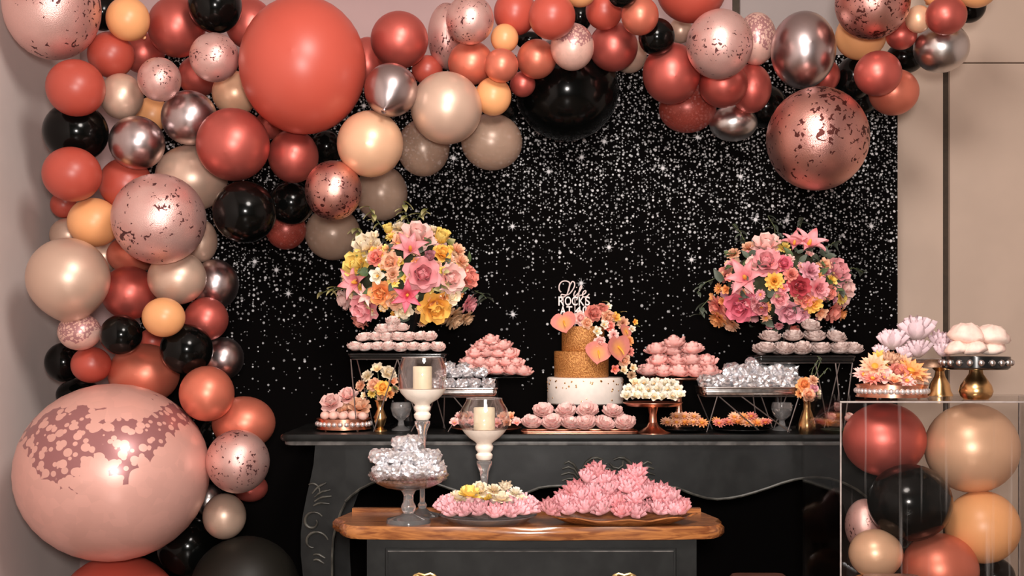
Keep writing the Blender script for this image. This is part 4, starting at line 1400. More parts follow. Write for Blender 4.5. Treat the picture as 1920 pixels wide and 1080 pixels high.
# pink rose-shaped sweets, two round piles
cake_stand('cake_stand', 'dark round stand under the pink sweets between bouquet and cake', 930, 4.28, 62, 706, on_table(4.28), M['tray_black'], 6, 30, 4)
pile('rose_sweet', 'peony', M['p_rosepink'], 4.24, [(696, [884, 908, 933, 958, 980], 0), (680, [878, 900, 924, 948, 966], .03), (663, [890, 912, 934, 954], .045), (648, [904, 926, 943], .055), (637, [919], .06)],
     'pink rose sweet', 'dark stand', 'yellow bouquet', 'pink rose sweets on the dark round stand', 19, .055, 1)
cake_stand('cake_stand', 'rose gold stand on a slim stem holding pink rose sweets', 1273, 4.30, 66, 708, on_table(4.30) - 4, M['copper'], 6, 26, 4)
pile('rose_sweet', 'peony', M['p_rosepink'], 4.25, [(696, [1217, 1244, 1273, 1303, 1330], 0), (677, [1235, 1268, 1298, 1325], .03), (656, [1231, 1262, 1297], .045), (642, [1264], .05)],
     'pink rose sweet', 'rose gold stand', 'cake', 'pink rose sweets on the rose gold stand', 23, .06, 1)

# silver foil sweets on mirrored trays
tray_on_wires('mirror_tray', 'silver rimmed clear tray on wires beside the taller candle', 806, 932, 728, 742, 4.09, .17, M['mirror'],
              [(810, .01, 770, .02), (926, .01, 940, .02), (850, .01, 905, .01), (880, .01, 840, .01), (812, .15, 830, .15), (928, .15, 900, .15)], M['mirror'])
pile('foil_sweet', 'foil', M['foil_wrap'], 4.12, [(719, [818, 842, 866, 890, 914], 0), (700, [830, 853, 876, 900], .03), (688, [845, 868], .04)],
     'silver foil sweet', 'tray behind the tall candle', 'candle', 'silver foil sweets behind the tall candle', 11.5, .06, 1)
tray_on_wires('mirror_tray', 'silver rimmed clear tray on crossed wires beside the rose gold stand', 1318, 1500, 726, 741, 4.07, .18, M['mirror'],
              [(1390, .0, 1482, .01), (1345, .0, 1326, .01), (1348, .0, 1428, .01), (1498, .0, 1478, .01), (1322, .16, 1350, .16), (1496, .16, 1470, .16)], M['mirror'])
pile('foil_sweet', 'foil', M['foil_wrap'], 4.10, [(716, [1330, 1355, 1382, 1408, 1436, 1462, 1487], 0), (696, [1372, 1400, 1428, 1456, 1480], .03), (685, [1412], .045)],
     'silver foil sweet', 'crossed wire tray', 'cake', 'silver foil sweets on the crossed wire tray', 16, .065, 1)

# copper tray with pink flowers at the end of the table
copper_tray('jewelled_tray', 'small round copper jewelled tray at the balloon end of the black table', 645, 4.19, 51, 784, on_table(4.19), M['copper'], 28)
pile('bonbon', 'ball', M['bonbon'], 4.13, [(780, [608, 626, 644, 662, 680], 0)], 'blush round bonbon', 'small copper tray', 'balloon column', 'blush bonbons on the small copper tray', 9, .05, 1)
for i, (u, v, r, dy, col, lab) in enumerate(((621, 757, 21, 0, 'pale', 'pale pink rose sweet on the small copper tray, balloon side'), (652, 744, 20, .05, 'pale', 'pale pink rose sweet highest on the small copper tray'),
                                            (674, 764, 22, 0, 'peach', 'peachy open rose sweet on the small copper tray, vase side'), (648, 768, 17, .05, 'peach', 'peachy rose sweet in the middle of the small copper tray'))):
    o = sweet_obj('rose_sweet', 'rose', M['p_' + col], P(u, v, 4.17 + dy), S(r, 4.17), random.Random(i + 40), .7)
    tag(o, lab, 'sweet', 'rose sweets on the small copper tray')


def vase_bunch(u, v_neck, v_foot, r, Y, flowers, label_v, label_b, leaves, seed, prof_):
    turned('vase', label_v, 'vase', u, Y, [('vase_body', M['gold'], prof_, 28)])
    rt = thing('posy', label_b, 'posy', P(u, v_neck, Y))
    rnd = random.Random(seed)
    for k, (kind, col, fu, fv, fr) in enumerate(flowers):
        dy = rnd.uniform(-.03, .01)
        p = P(fu, fv, Y + dy)
        n = Vector((p.x - P(u, 0, Y).x, -.06, p.z - P(u, (v_neck + fv) / 2 + 5, Y).z)).normalized()
        rot = (n.to_track_quat('Z', 'Y').to_matrix() @ Matrix.Rotation(rnd.uniform(0, 6), 3, 'Z')).to_euler()
        ml = [M['p_' + col], M['p_gold']] if kind in CENTRED else M['p_' + col]
        fl = obj(FNAME[kind], FLOWERS[kind], ml, rt, p, rot, S(fr, Y))
        obj('flower_stem', MB().tube([P(u, v_neck + 14, Y), P((u * 2 + fu) / 3, (v_neck * 2 + fv) / 3, Y + dy / 2), p], .0014, 5), M['stem'], rt)
    for (lu, lv, s, col) in leaves:
        p = P(lu, lv, Y - .01)
        obj('leaf', LEAF, M[col], rt, p, face(rnd.uniform(.2, .9), rnd.uniform(0, 6.28)), S(s, Y))
    return rt


vt = on_table(4.16)
vase_bunch(713, 748, vt, 36, 4.16, [('blossom', 'cream', 708, 694, 17), ('rose', 'cream', 728, 700, 15), ('carnation', 'cream', 690, 706, 15), ('rose', 'gold', 717, 728, 15), ('rose', 'peach', 702, 722, 14), ('carnation', 'peach', 678, 724, 14),
                                    ('blossom', 'peach', 735, 716, 14), ('carnation', 'yellow', 698, 738, 11), ('carnation', 'orange', 730, 738, 12), ('blossom', 'cream', 684, 742, 10), ('rose', 'peach', 716, 745, 10), ('carnation', 'tan', 740, 730, 10)],
           'slender gold vase beside the small copper tray', 'small posy of cream and peach flowers in the slender gold vase',
           [(716, 708, 18, 'leaf'), (700, 714, 16, 'leaf_yellow'), (735, 725, 18, 'leaf'), (690, 730, 16, 'leaf'), (725, 715, 14, 'leaf_yellow')], 3,
           [(13, vt), (13, vt - 2), (6, vt - 6), (11, vt - 18), (12, vt - 26), (6, vt - 42), (8, vt - 54), (11, vt - 58), (9, vt - 58)])
vt = on_table(4.05)
rt = vase_bunch(1513, 745, vt, 22, 4.05, [('rose', 'orange', 1508, 722, 15), ('carnation', 'peach', 1524, 714, 13), ('rose', 'peach', 1516, 740, 13), ('carnation', 'orange', 1500, 738, 11), ('blossom', 'cream', 1532, 735, 9), ('rose', 'mauve', 1526, 728, 9)],
                'gold bulb vase near the clear box end of the table', 'small posy of orange flowers with twigs in the gold bulb vase',
                [(1530, 742, 18, 'leaf'), (1500, 728, 16, 'leaf_yellow')], 9,
                [(14, vt), (16, vt - 8), (16, vt - 18), (12, vt - 32), (7, vt - 46), (6, vt - 58), (9, vt - 66), (7, vt - 66)])
for pts in ([(1514, 730, 0), (1530, 700, 0), (1540, 672, .01), (1532, 668, .01)], [(1514, 730, 0), (1538, 706, 0), (1552, 690, 0)], [(1514, 730, 0), (1524, 692, 0), (1534, 675, 0)]):
    sprig(rt, pts, 4.05, 5, 10, 'leaf_grey')

# pressed glass urns standing under the wire trays
for u, Y, lab in ((752, 4.20, 'small clear glass urn under the high tray behind the tall candle'), (1466, 4.20, 'small clear glass urn under the crossed wire tray')):
    vt = on_table(Y)
    turned('glass_urn', lab, 'glass urn', u, Y, [('urn_foot', M['crystal'], [(18, vt), (18, vt - 2), (7, vt - 8), (5, vt - 18)], 24),
                                                 ('urn_bowl', M['crystal'], [(5, vt - 18), (16, vt - 28), (20, vt - 42), (18, vt - 52), (16, vt - 52), (17, vt - 42), (0, vt - 26)], 24)])

# small pale flowers behind the lower candle
vt = on_table(4.10)
turned('shallow_dish', 'shallow copper dish of small pale flowers behind the lower candle', 'dish', 912, 4.10, [('dish', M['copper'], [(40, vt), (58, vt - 6), (66, vt - 9), (66, vt - 10), (56, vt - 8), (0, vt - 3)], 40)])
us = [856, 872, 930, 948, 966]
pile('blossom_sweet', 'blossom', [M['p_pale'], M['p_peach'], M['p_rosepink']], 4.07, [(794, [852, 868, 884, 934, 950, 968], 0), (783, [860, 876, 942, 958], .03)],
     'small pale blossom sweet', 'dish behind low candle', 'tall candle', 'pale blossom sweets behind the lower candle', 13, .05, 1, tilt=.8)

# flat tray of pink puffs in front of the cake
vt = on_table(4.045)
tr = thing('flat_tray', 'flat rose gold tray of pink puff sweets in front of the cake', 'tray', P(1085, vt, 4.045))
obj('tray_plate', MB().slab(rounded(P(978, 0, 4.02).x, P(1196, 0, 4.02).x, 4.015, 4.125, .02), P(0, vt, 4.045).z + .001, P(0, vt, 4.045).z + .006, 0, .002), M['copper'], tr)
obj('tray_rim', MB().tube([(x, y, P(0, vt, 4.045).z + .008) for x, y in rounded(P(978, 0, 4.02).x, P(1196, 0, 4.02).x, 4.015, 4.125, .02)], .003, 8, True), M['copper'], tr)
pile('puff_sweet', 'ruff', M['puff_pink'], 4.05, [(794, [996, 1034, 1066, 1098, 1134, 1172], 0), (772, [1018, 1060, 1102, 1148], .03)], 'pink puff sweet', 'flat tray', 'low candle', 'pink puff sweets in front of the cake', 24, .06, 1, tilt=.5)

# white blossoms on a copper pedestal
cake_stand('cake_stand', 'copper pedestal stand of white blossoms beside the cake', 1224, 4.06, 56, 754, on_table(4.06), M['copper'], 8, 33, 7)
pile('blossom_sweet', 'blossom', [M['p_white'], M['p_white'], M['p_cream']], 4.03, [(746, [1176, 1192, 1208, 1226, 1244, 1262, 1274], -.01), (734, [1180, 1198, 1216, 1234, 1252, 1268], .02), (722, [1190, 1208, 1228, 1248, 1262], .04)],
     'white blossom sweet', 'copper pedestal', 'cake', 'white blossom sweets on the copper pedestal', 17, .05, 1, tilt=.8)

# orange petals on dark trays
for u0, u1, ref, nm in ((1246, 1322, 'pedestal', 'dish by the pedestal'), (1342, 1442, 'pedestal', 'dish under crossed wires')):
    Y = 4.12
    vt = on_table(Y)
    uc = (u0 + u1) / 2
    hw = (u1 - u0) / 2
    turned('shallow_dish', f'shallow dark dish of orange petals, {nm}', 'dish', uc, Y, [('dish', M['tray_black'], [(hw * .7, vt), (hw, vt - 4), (hw + 4, vt - 6), (hw + 4, vt - 7), (hw * .8, vt - 4), (0, vt - 2)], 40)])
    n = int((u1 - u0) / 19) + 1
    pile('petal_sweet', 'daisy', [M['p_orange'], M['p_coral'], M['p_peach']], Y - .02, [(794, [u0 + 6 + k * (u1 - u0 - 12) / (n - 1) for k in range(n)], 0), (784, [uc - 16 + 16 * k for k in range(3)], .02)],
         'orange petal sweet', nm, 'cake', f'orange petal sweets, {nm}', 14, .04, 1, tilt=.5)

# pink flowers at the far end of the table beside the box
Y = 4.04
vt = on_table(Y)
turned('shallow_dish', 'green glass dish of pale pink flowers beside the clear box', 'dish', 1572, Y, [('dish', M['leaf_grey'], [(20, vt), (28, vt - 4), (33, vt - 8), (33, vt - 9), (24, vt - 6), (0, vt - 3)], 32)])
for i, (u, v, lab) in enumerate(((1556, 790, 'pale pink flower sweet on the green dish, lower one'), (1572, 770, 'pale pink flower sweet topping the green dish'), (1588, 788, 'pale pink flower sweet on the green dish behind the clear box'))):
    o = sweet_obj('blossom_sweet', 'cup', [M['p_pale'], M['p_pale']], P(u, v, Y), S(17, Y), random.Random(i), .5)
    tag(o, lab, 'sweet', 'pink flower sweets beside the clear box')

# ------------------------------------------------------------------ cake
YK2 = 4.27
vt = on_table(YK2)
cake_stand('cake_stand', 'low dark stand under the tiered gold cake', 1096, YK2, 76, 755, vt, M['wire'], 12, 46, 4)
zc0 = P(0, 755, YK2).z
ck = thing('cake', 'three tier gold and white cake with a spray of peach flowers', 'cake', P(1096, 755, YK2))


def tier(u, r, v0, v1, mat, seg=56):
    mb, loc = lathe_px(u, YK2, [(r - 1.5, v0), (r, v0 - 1.5), (r, v1 + 2), (r - .8, v1 + .6), (r - 2.5, v1), (0, v1)], seg)
    return obj('cake_tier', mb, mat, ck, loc)


t1 = tier(1097, 71, 755, 707, M['icing'])
t2 = tier(1090, 51, 707, 658, M['gold_leaf'])
t3 = tier(1093, 40, 658, 612, M['gold_leaf'])
rnd = random.Random(5)
flake = MB().lathe([(0, 0), (1, 0), (.8, .4), (0, .5)], 6).mesh('gold_flake')
R1 = S(71, YK2)
for k in range(46):
    a = math.pi + rnd.uniform(0.05, math.pi - .05)
    v = 712 + abs(rnd.gauss(0, 9)) if k < 34 else rnd.uniform(715, 750)
    p = P(1097, v, YK2)
    n = Vector((math.cos(a), math.sin(a), 0))
    obj('gold_flake', flake, M['gold'], t1, p + n * R1, n.to_track_quat('Z', 'Y').to_euler(), S(rnd.uniform(1.2, 2.2), YK2))


def heart_mesh():
    """Broad heart-shaped anthurium bract with a cream spike."""
    mb = MB()
    n = 28
    ring = []
    for k in range(n):
        a = 2 * math.pi * k / n
        x = 16 * math.sin(a) ** 3
        y = 13 * math.cos(a) - 2.6 * math.cos(2 * a) - 2 * math.cos(3 * a) - .6 * math.cos(4 * a)
        w = 1 + .03 * math.sin(7 * a)
        ring.append((x / 16 * w, (y + 1) / 15 * w))
    vs = [(0, 0, .06)]
    for s in (.5, 1.0):
        for x, y in ring:
            vs.append((x * s, y * s, .06 + .22 * (s * math.hypot(x, y)) ** 2 * .6))
    fs = [(0, 1 + k, 1 + (k + 1) % n) for k in range(n)]
    fs += [(1 + k, 1 + n + k, 1 + n + (k + 1) % n, 1 + (k + 1) % n) for k in range(n)]
    mb.add([(x, y, z) for x, y, z in vs], fs)
    mb.add([(x, y, z - .03) for x, y, z in vs], [tuple(reversed(f)) for f in fs])
    mb.tube([(0, .15, .07), (.02, .0, .22), (.06, -.2, .34), (.1, -.42, .4)], [.07, .075, .06, .03], 8, mi=1)
    return mb.mesh('anthurium')


HEART = heart_mesh()


def on_cake(kind, col, u, v, r, dy, tilt_x=0, tilt_z=0, spin=0):
    p = P(u, v, YK2 + dy)
    rot = Euler((math.pi / 2 + tilt_x, 0, tilt_z)).to_matrix() @ Matrix.Rotation(spin, 3, 'Z')
    if kind == 'heart':
        return obj('anthurium', HEART, [M['p_anth'], M['p_gold']], ck, p, rot.to_euler(), S(r, YK2))
    ml = [M['p_' + col], M['p_gold']] if kind in CENTRED else M['p_' + col]
    return obj(FNAME[kind], FLOWERS[kind], ml, ck, p, rot.to_euler(), S(r, YK2))


on_cake('heart', '', 1058, 606, 24, -.085, -.25, -.25, .25)
on_cake('heart', '', 1121, 662, 25, -.112, -.1, .15, -.15)
on_cake('heart', '', 1158, 654, 29, -.095, -.1, .7, .1)
on_cake('heart', '', 1172, 622, 16, -.05, -.2, .8, -.3)
for q in (('rose', 'pale', 1088, 597, 14, -.06), ('rose', 'coral', 1112, 588, 17, -.06), ('rose', 'coral', 1128, 582, 14, -.04), ('rose', 'peach', 1140, 596, 15, -.05), ('blossom', 'white', 1132, 610, 13, -.085), ('blossom', 'white', 1118, 622, 13, -.09),
          ('blossom', 'gold', 1153, 596, 13, -.05), ('carnation', 'peach', 1168, 606, 15, -.03), ('blossom', 'white', 1184, 618, 10, -.03), ('rose', 'pale', 1124, 642, 12, -.10), ('carnation', 'orange', 1178, 640, 13, -.05),
          ('carnation', 'pale', 1150, 628, 13, -.09), ('rose', 'peach', 1170, 676, 12, -.07), ('blossom', 'coral', 1152, 692, 12, -.09), ('blossom', 'cream', 1168, 695, 12, -.08), ('blossom', 'cream', 1186, 690, 11, -.05),
          ('carnation', 'tan', 1184, 704, 11, -.05), ('blossom', 'white', 1140, 575, 9, -.02), ('rose', 'peach', 1100, 606, 11, -.075), ('carnation', 'coral', 1180, 660, 12, -.05), ('rose', 'coral', 1142, 612, 11, -.08), ('blossom', 'gold', 1190, 604, 8, -.01)):
    on_cake(*q, rnd.uniform(-.5, .1), rnd.uniform(-.2, .6), rnd.uniform(0, 6))
for u, v, s in ((1130, 566, 16), (1165, 586, 16), (1190, 612, 14), (1150, 604, 16), (1135, 632, 14), (1168, 664, 14), (1160, 700, 14), (1196, 690, 14), (1120, 574, 14)):
    obj('leaf', LEAF, M['leaf_yellow' if s > 14 else 'leaf'], ck, P(u, v, YK2 - .06), face(rnd.uniform(.2, .8), rnd.uniform(-1.2, .6)), S(s, YK2))

# cake topper: Life / ROCKS / AT 40
YTP = YK2 - .055
tp = thing('cake_topper', 'pale pink lettered cake topper standing in the gold cake', 'cake topper', P(1076, 612, YTP))


def stroke(pts, r=1.25, name='script_letter'):
    P3 = [P(u, v, YTP) for u, v in pts]
    out = []
    for i in range(len(P3) - 1):                 # smooth the stroke
        a, b_, c_, d = P3[max(0, i - 1)], P3[i], P3[i + 1], P3[min(len(P3) - 1, i + 2)]
        for k in range(5):
            t = k / 5
            out.append(0.5 * ((2 * b_) + (-a + c_) * t + (2 * a - 5 * b_ + 4 * c_ - d) * t * t + (-a + 3 * b_ - 3 * c_ + d) * t ** 3))
    out.append(P3[-1])
    obj(name, MB().tube(out, S(r, YTP), 6), M['topper'], tp)


stroke([(1052, 548), (1048.5, 543), (1049, 534), (1054, 528), (1062, 527), (1068, 531), (1066, 542), (1063, 552), (1057, 557), (1052, 556), (1053, 552), (1059, 553), (1066, 552), (1072, 546), (1077, 537), (1077, 530), (1073, 528), (1069, 534), (1066, 546)])
stroke([(1079, 545), (1076, 552), (1077, 556), (1081, 553)])
stroke([(1080.5, 539.5), (1081.5, 538.5)], 1.4)
stroke([(1081, 553), (1087, 546), (1091, 538), (1089, 536), (1086, 545), (1083, 558), (1081, 563)])
stroke([(1086, 554), (1092, 553), (1098, 549), (1098, 545), (1094, 547), (1092, 553), (1095, 557), (1101, 555), (1105, 551)])


def word(text, u0, u1, v0, v1, name):
    cu = bpy.data.curves.new(name, 'FONT')
    cu.body = text
    cu.extrude = .1
    cu.bevel_depth = .02
    cu.offset = -.004
    tmp = bpy.data.objects.new('tmp_word', cu)
    C.objects.link(tmp)
    bpy.context.view_layer.update()
    me = bpy.data.meshes.new_from_object(tmp.evaluated_get(bpy.context.evaluated_depsgraph_get()))
    bpy.data.objects.remove(tmp)
    bpy.data.curves.remove(cu)
    xs = [v.co.x for v in me.vertices]
    ys = [v.co.y for v in me.vertices]
    ax, bx, ay, by = min(xs), max(xs), min(ys), max(ys)
    a, b_ = P(u0, v1, YTP), P(u1, v0, YTP)
    for v in me.vertices:
        x, y, z = v.co
        v.co = (a.x + (x - ax) / (bx - ax) * (b_.x - a.x), YTP - z * .02, a.z + (y - ay) / (by - ay) * (b_.z - a.z))
    me.materials.clear()
    me.name = name
    obj(name, me, M['topper'], tp)


for ch, a, b_ in (('R', 1047, 1058), ('O', 1059, 1071), ('C', 1072, 1083), ('K', 1085, 1096), ('S', 1097, 1106)):
    word(ch, a, b_, 556, 573, 'letter')
for ch, a, b_ in (('A', 1050, 1061), ('T', 1062, 1073), ('4', 1078, 1090), ('0', 1092, 1102)):
    word(ch, a, b_, 574, 590, 'letter')
for u in (1056, 1078, 1098):
    obj('topper_stick', MB().tube([P(u, 556, YTP + .002), P(u, 612, YTP + .002)], S(.9, YTP), 6), M['topper'], tp)

# ------------------------------------------------------------------ on the commode
def hurricane(u, Y, label, lab_c, rim, top_v, belly, belly_v, dish, dish_v, rest, cr, ct):
    vf = on_commode(Y)
    t_ = thing('candle_holder', label, 'candle holder', P(u, vf, Y))
    mb, loc = lathe_px(u, Y, [(dish, dish_v), (belly, belly_v + (dish_v - belly_v) * .45), (belly + 1, belly_v), ((belly + rim) / 2 + 3, (belly_v + top_v) / 2), (rim + 2, top_v + 6), (rim, top_v), (rim - 1.2, top_v),
                              (rim + .8, top_v + 6), ((belly + rim) / 2 + 1.8, (belly_v + top_v) / 2), (belly - .2, belly_v), (belly - 1.2, belly_v + (dish_v - belly_v) * .45), (dish - 1.2, dish_v)], 48)
    obj('glass_bowl', mb, M['glass'], t_, loc)
    obj('bowl_rim', MB().tube([P(u, top_v, Y) + Vector((S(rim, Y) * math.cos(a), S(rim, Y) * math.sin(a), 0)) for a in [k * math.pi / 20 for k in range(40)]], S(.9, Y), 6, True), M['crystal'], t_)
    mb, loc = lathe_px(u, Y, [(0, rest[-1][1])] + list(reversed(rest)) + [(dish, dish_v), (0, dish_v)], 44)
    obj('white_cup', mb, M['ceramic'], t_, loc)
    b_ = rest[-1][1]
    mb, loc = lathe_px(u, Y, [(37, vf), (37, vf - 2), (14, vf - 8), (7, vf - 14), (9, vf - 20), (5, vf - 26), (4.5, (vf + b_) / 2 + 10), (6, b_ + 42), (9, b_ + 22), (14.5, b_ + 8), (14.5, b_ + 3), (10, b_)], 24)
    obj('crystal_stem', mb, M['crystal'], t_, loc)
    cd = thing('candle', lab_c, 'candle', P(u, dish_v, Y))
    mb, loc = lathe_px(u, Y, [(cr, dish_v), (cr, ct + 1.5), (cr - 1.2, ct), (cr - 4, ct + .5), (cr - 6, ct + 2.5), (0, ct + 3)], 32)
    obj('wax_body', mb, M['wax'], cd, loc)
    obj('wick', MB().tube([P(u, ct + 3, Y), P(u + .6, ct - 3, Y), P(u + 1.6, ct - 6, Y)], S(.8, Y), 6), M['wick'], cd)


hurricane(792, 3.58, 'tall glass goblet candle holder on a crystal stem, the higher one', 'ivory pillar candle in the higher glass goblet', 38, 670, 45, 706, 44, 729,
          [(40, 737), (30, 748), (18, 755), (14, 759), (16, 763), (15, 768), (12, 772), (16, 777), (15, 783), (12, 787)], 18, 687)
hurricane(908, 3.56, 'glass goblet candle holder on a crystal stem, the lower one', 'ivory pillar candle in the lower glass goblet', 33, 747, 48, 786, 42, 805,
          [(37, 812), (28, 821), (18, 828), (14, 832), (17, 837), (16, 843), (12, 848), (16, 853), (15, 859), (12, 862)], 20, 764)

Y = 3.44
vf = on_commode(Y)
cp = turned('glass_compote', 'footed pressed glass bowl heaped with silver sweets on the commode', 'glass bowl', 766, Y, [
    ('glass_foot', M['crystal'], [(42, vf), (42, vf - 3), (40, vf - 8), (16, vf - 14), (10, vf - 18)], 40),
    ('glass_stem', M['crystal'], [(10, vf - 18), (13, vf - 24), (14, vf - 31), (10, vf - 39), (9, vf - 50), (12, vf - 58), (16, vf - 61)], 20),
    ('glass_bowl', M['glass'], [(16, vf - 61), (48, vf - 68), (66, vf - 78), (73, vf - 90), (74, vf - 96), (71.5, vf - 96), (70, vf - 89), (63, vf - 79), (46, vf - 71), (0, vf - 64)], 48)])
# diamond cuts along the bowl
dm = MB().lathe([(0, -1), (1, 0), (0, 1)], 4).mesh('cut_diamond', False)
cc = P(766, 0, Y)
for row, (rr, vv) in enumerate(((69.5, vf - 83), (73, vf - 90))):
    for k in range(44):
        a = 2 * math.pi * (k + row * .5) / 44
        obj('cut_diamond', dm, M['glass'], cp, (cc.x + S(rr, Y) * math.cos(a), Y + S(rr, Y) * math.sin(a), P(0, vv, Y).z), None, S(3.4, Y))
pile('foil_sweet', 'foil', M['foil_wrap'], 3.40, [(884, [716, 742, 768, 794, 818], .0), (858, [712, 738, 763, 788, 812], .02), (832, [752, 772], .035)],
     'silver foil sweet', 'footed glass bowl', 'tall candle', 'silver foil sweets in the footed glass bowl', 17, .06, 1, row_names=['bottom row', 'second row', 'top row'])

Y = 3.47
vf = on_commode(Y)
turned('glass_plate', 'round pressed glass plate of pink and cream flowers on the commode', 'plate', 915, Y, [
    ('plate', M['crystal'], [(70, vf), (78, vf - 4), (88, vf - 11), (92, vf - 13), (90, vf - 14), (80, vf - 9), (0, vf - 4)], 56)])
rnd = random.Random(21)
for k in range(18):
    a = 2 * math.pi * k / 18
    p = P(915, vf - 20, Y) + Vector((S(76, Y) * math.cos(a), S(70, Y) * math.sin(a), S(rnd.uniform(-3, 3), Y)))
    o = obj('lotus_sweet', LOTUS, [M['p_lotus'], M['p_cream']], None, p, face(.6, a, rnd.uniform(0, 6)), S(29, Y))
    vis = math.sin(a) < .1
    order = {9: 'first', 10: 'second', 11: 'third', 12: 'fourth', 13: 'fifth', 14: 'sixth', 15: 'seventh', 16: 'eighth', 17: 'ninth', 0: 'tenth'}.get(k)
    tag(o, f'pink petal sweet on rim of round glass plate, {order} from the silver sweets' if order else 'pink petal sweet behind the cream flowers on the round glass plate', 'sweet', 'pink sweets round the glass plate')
for u, v, r, kind, col, lab in ((880, 928, 19, 'rose', 'yellow', 'yellow rose sweet on the round glass plate'), (858, 934, 15, 'rose', 'cream', 'cream rose sweet on the round glass plate, silver sweets side'), (900, 920, 16, 'rose', 'cream', 'cream rose sweet highest on the round glass plate'),
                                (925, 922, 17, 'carnation', 'cream', 'frilly cream flower sweet in the middle of the round glass plate'), (948, 918, 17, 'lotus', 'cream', 'spiky cream flower sweet on the round glass plate'), (965, 928, 17, 'carnation', 'white', 'frilly white flower sweet on the round glass plate'),
                                (940, 936, 16, 'rose', 'cream', 'cream rose sweet at the front of the round glass plate'), (912, 938, 15, 'blossom', 'yellow', 'small yellow blossom sweet at the front of the round glass plate'), (978, 938, 13, 'blossom', 'cream', 'small cream blossom sweet on the round glass plate, lotus heap side')):
    ml = [M['p_' + col], M['p_yellow']] if kind in CENTRED else M['p_' + col]
    o = obj('flower_sweet', FLOWERS[kind], ml, None, P(u, v, Y + rnd.uniform(-.03, .02)), face(rnd.uniform(.2, .7), -math.pi / 2 + rnd.uniform(-.8, .8), rnd.uniform(0, 6)), S(r * 1.15, Y))
    tag(o, lab, 'sweet', 'cream flowers on the glass plate')

# wooden leaf dish of pink lotus sweets
Y = 3.44
vf = on_commode(Y - .03)
ld = thing('leaf_dish', 'broad carved wooden leaf dish heaped with pink lotus sweets', 'dish', P(1160, vf, Y))
mb = MB()
nseg = 56
rings = [(.0, 3), (.45, 2), (.75, 6), (.95, 15), (1.0, 17), (.97, 19), (.74, 10), (.4, 5), (0, 5)]
vs, fs = [], []
for r_, h in rings:
    for k in range(nseg):
        a = 2 * math.pi * k / nseg
        w = 1 + .035 * math.cos(9 * a) + .05 * math.cos(2 * a) * (1 if math.cos(a) > 0 else -.3)
        lift = (4 * abs(math.cos(a)) ** 2 + 2.2 * math.cos(9 * a + 1)) * r_ ** 3
        vs.append((S(138, Y) * r_ * w * math.cos(a), .105 * r_ * w * math.sin(a), S(h - 2 + lift, Y)))
for q in range(len(rings) - 1):
    for k in range(nseg):
        l = (k + 1) % nseg
        fs.append((q * nseg + k, q * nseg + l, (q + 1) * nseg + l, (q + 1) * nseg + k))
mb.add(vs, fs)
obj('leaf_bowl', mb, M['wood_top'], ld, P(1160, vf, Y))
rows = [(964, [1032, 1062, 1094, 1128, 1162, 1196, 1230, 1262, 1284], -.045), (946, [1056, 1090, 1124, 1160, 1196, 1230, 1258], -.02), (928, [1080, 1112, 1146, 1180, 1212, 1236], .0), (910, [1104, 1136, 1170, 1200], .02), (896, [1122, 1188], .03)]
pile('lotus_sweet', 'lotus', [M['p_lotus'], M['p_lotus'], M['p_lotus2']], Y, rows, 'pink lotus sweet', 'leaf dish', 'glass plate', 'pink lotus sweets on the wooden leaf dish', 31, .05, 1, tilt=.6, jig=5)

# ------------------------------------------------------------------ on top of the clear box
Y = 3.66
vt = on_box(Y)
copper_tray('jewelled_tray', 'round copper jewelled tray of orange flowers on the clear box', 1672, Y, 66, 721, vt, M['copper'], 40)
for i, (u, v, r, kind, col, lab, dy) in enumerate((
        (1640, 690, 25, 'daisy', 'peach', 'peach daisy sweet with yellow centre on the box tray', 0), (1706, 700, 28, 'daisy', 'orange', 'orange open daisy sweet nearest the lilac lotus', 0), (1668, 682, 22, 'lotus', 'peach', 'peach spiky flower sweet at the top of the box tray', .03),
        (1620, 706, 20, 'daisy', 'pale', 'pale pink daisy sweet at the outer edge of the box tray', 0), (1656, 710, 20, 'blossom', 'pale', 'pale pink blossom sweet at the front of the box tray', -.02), (1682, 704, 20, 'rose', 'coral', 'coral rose sweet in the middle of the box tray', -.01),
        (1694, 684, 20, 'daisy', 'peach', 'peach daisy sweet behind the orange one on the box tray', .03), (1650, 676, 18, 'daisy', 'gold', 'golden daisy sweet at the back of the box tray', .05), (1726, 708, 18, 'daisy', 'peach', 'small peach daisy sweet at the lilac end of the box tray', 0),
        (1636, 712, 16, 'daisy', 'coral', 'coral daisy sweet low at the front of the box tray', -.03), (1676, 716, 16, 'blossom', 'peach', 'small peach blossom sweet lowest on the box tray', -.04), (1700, 716, 16, 'daisy', 'pale', 'small pale daisy sweet under the orange one', -.03))):
    ml = [M['p_' + col], M['p_gold']] if kind in CENTRED else M['p_' + col]
    r2 = random.Random(i + 70)
    o = obj('flower_sweet', FLOWERS[kind], ml, None, P(u, v, Y - .04 + dy), face(r2.uniform(.6, 1.0), -math.pi / 2 + r2.uniform(-.5, .5), r2.uniform(0, 6)), S(r * 1.2, Y))
    tag(o, lab, 'sweet', 'orange flower sweets on the clear box')

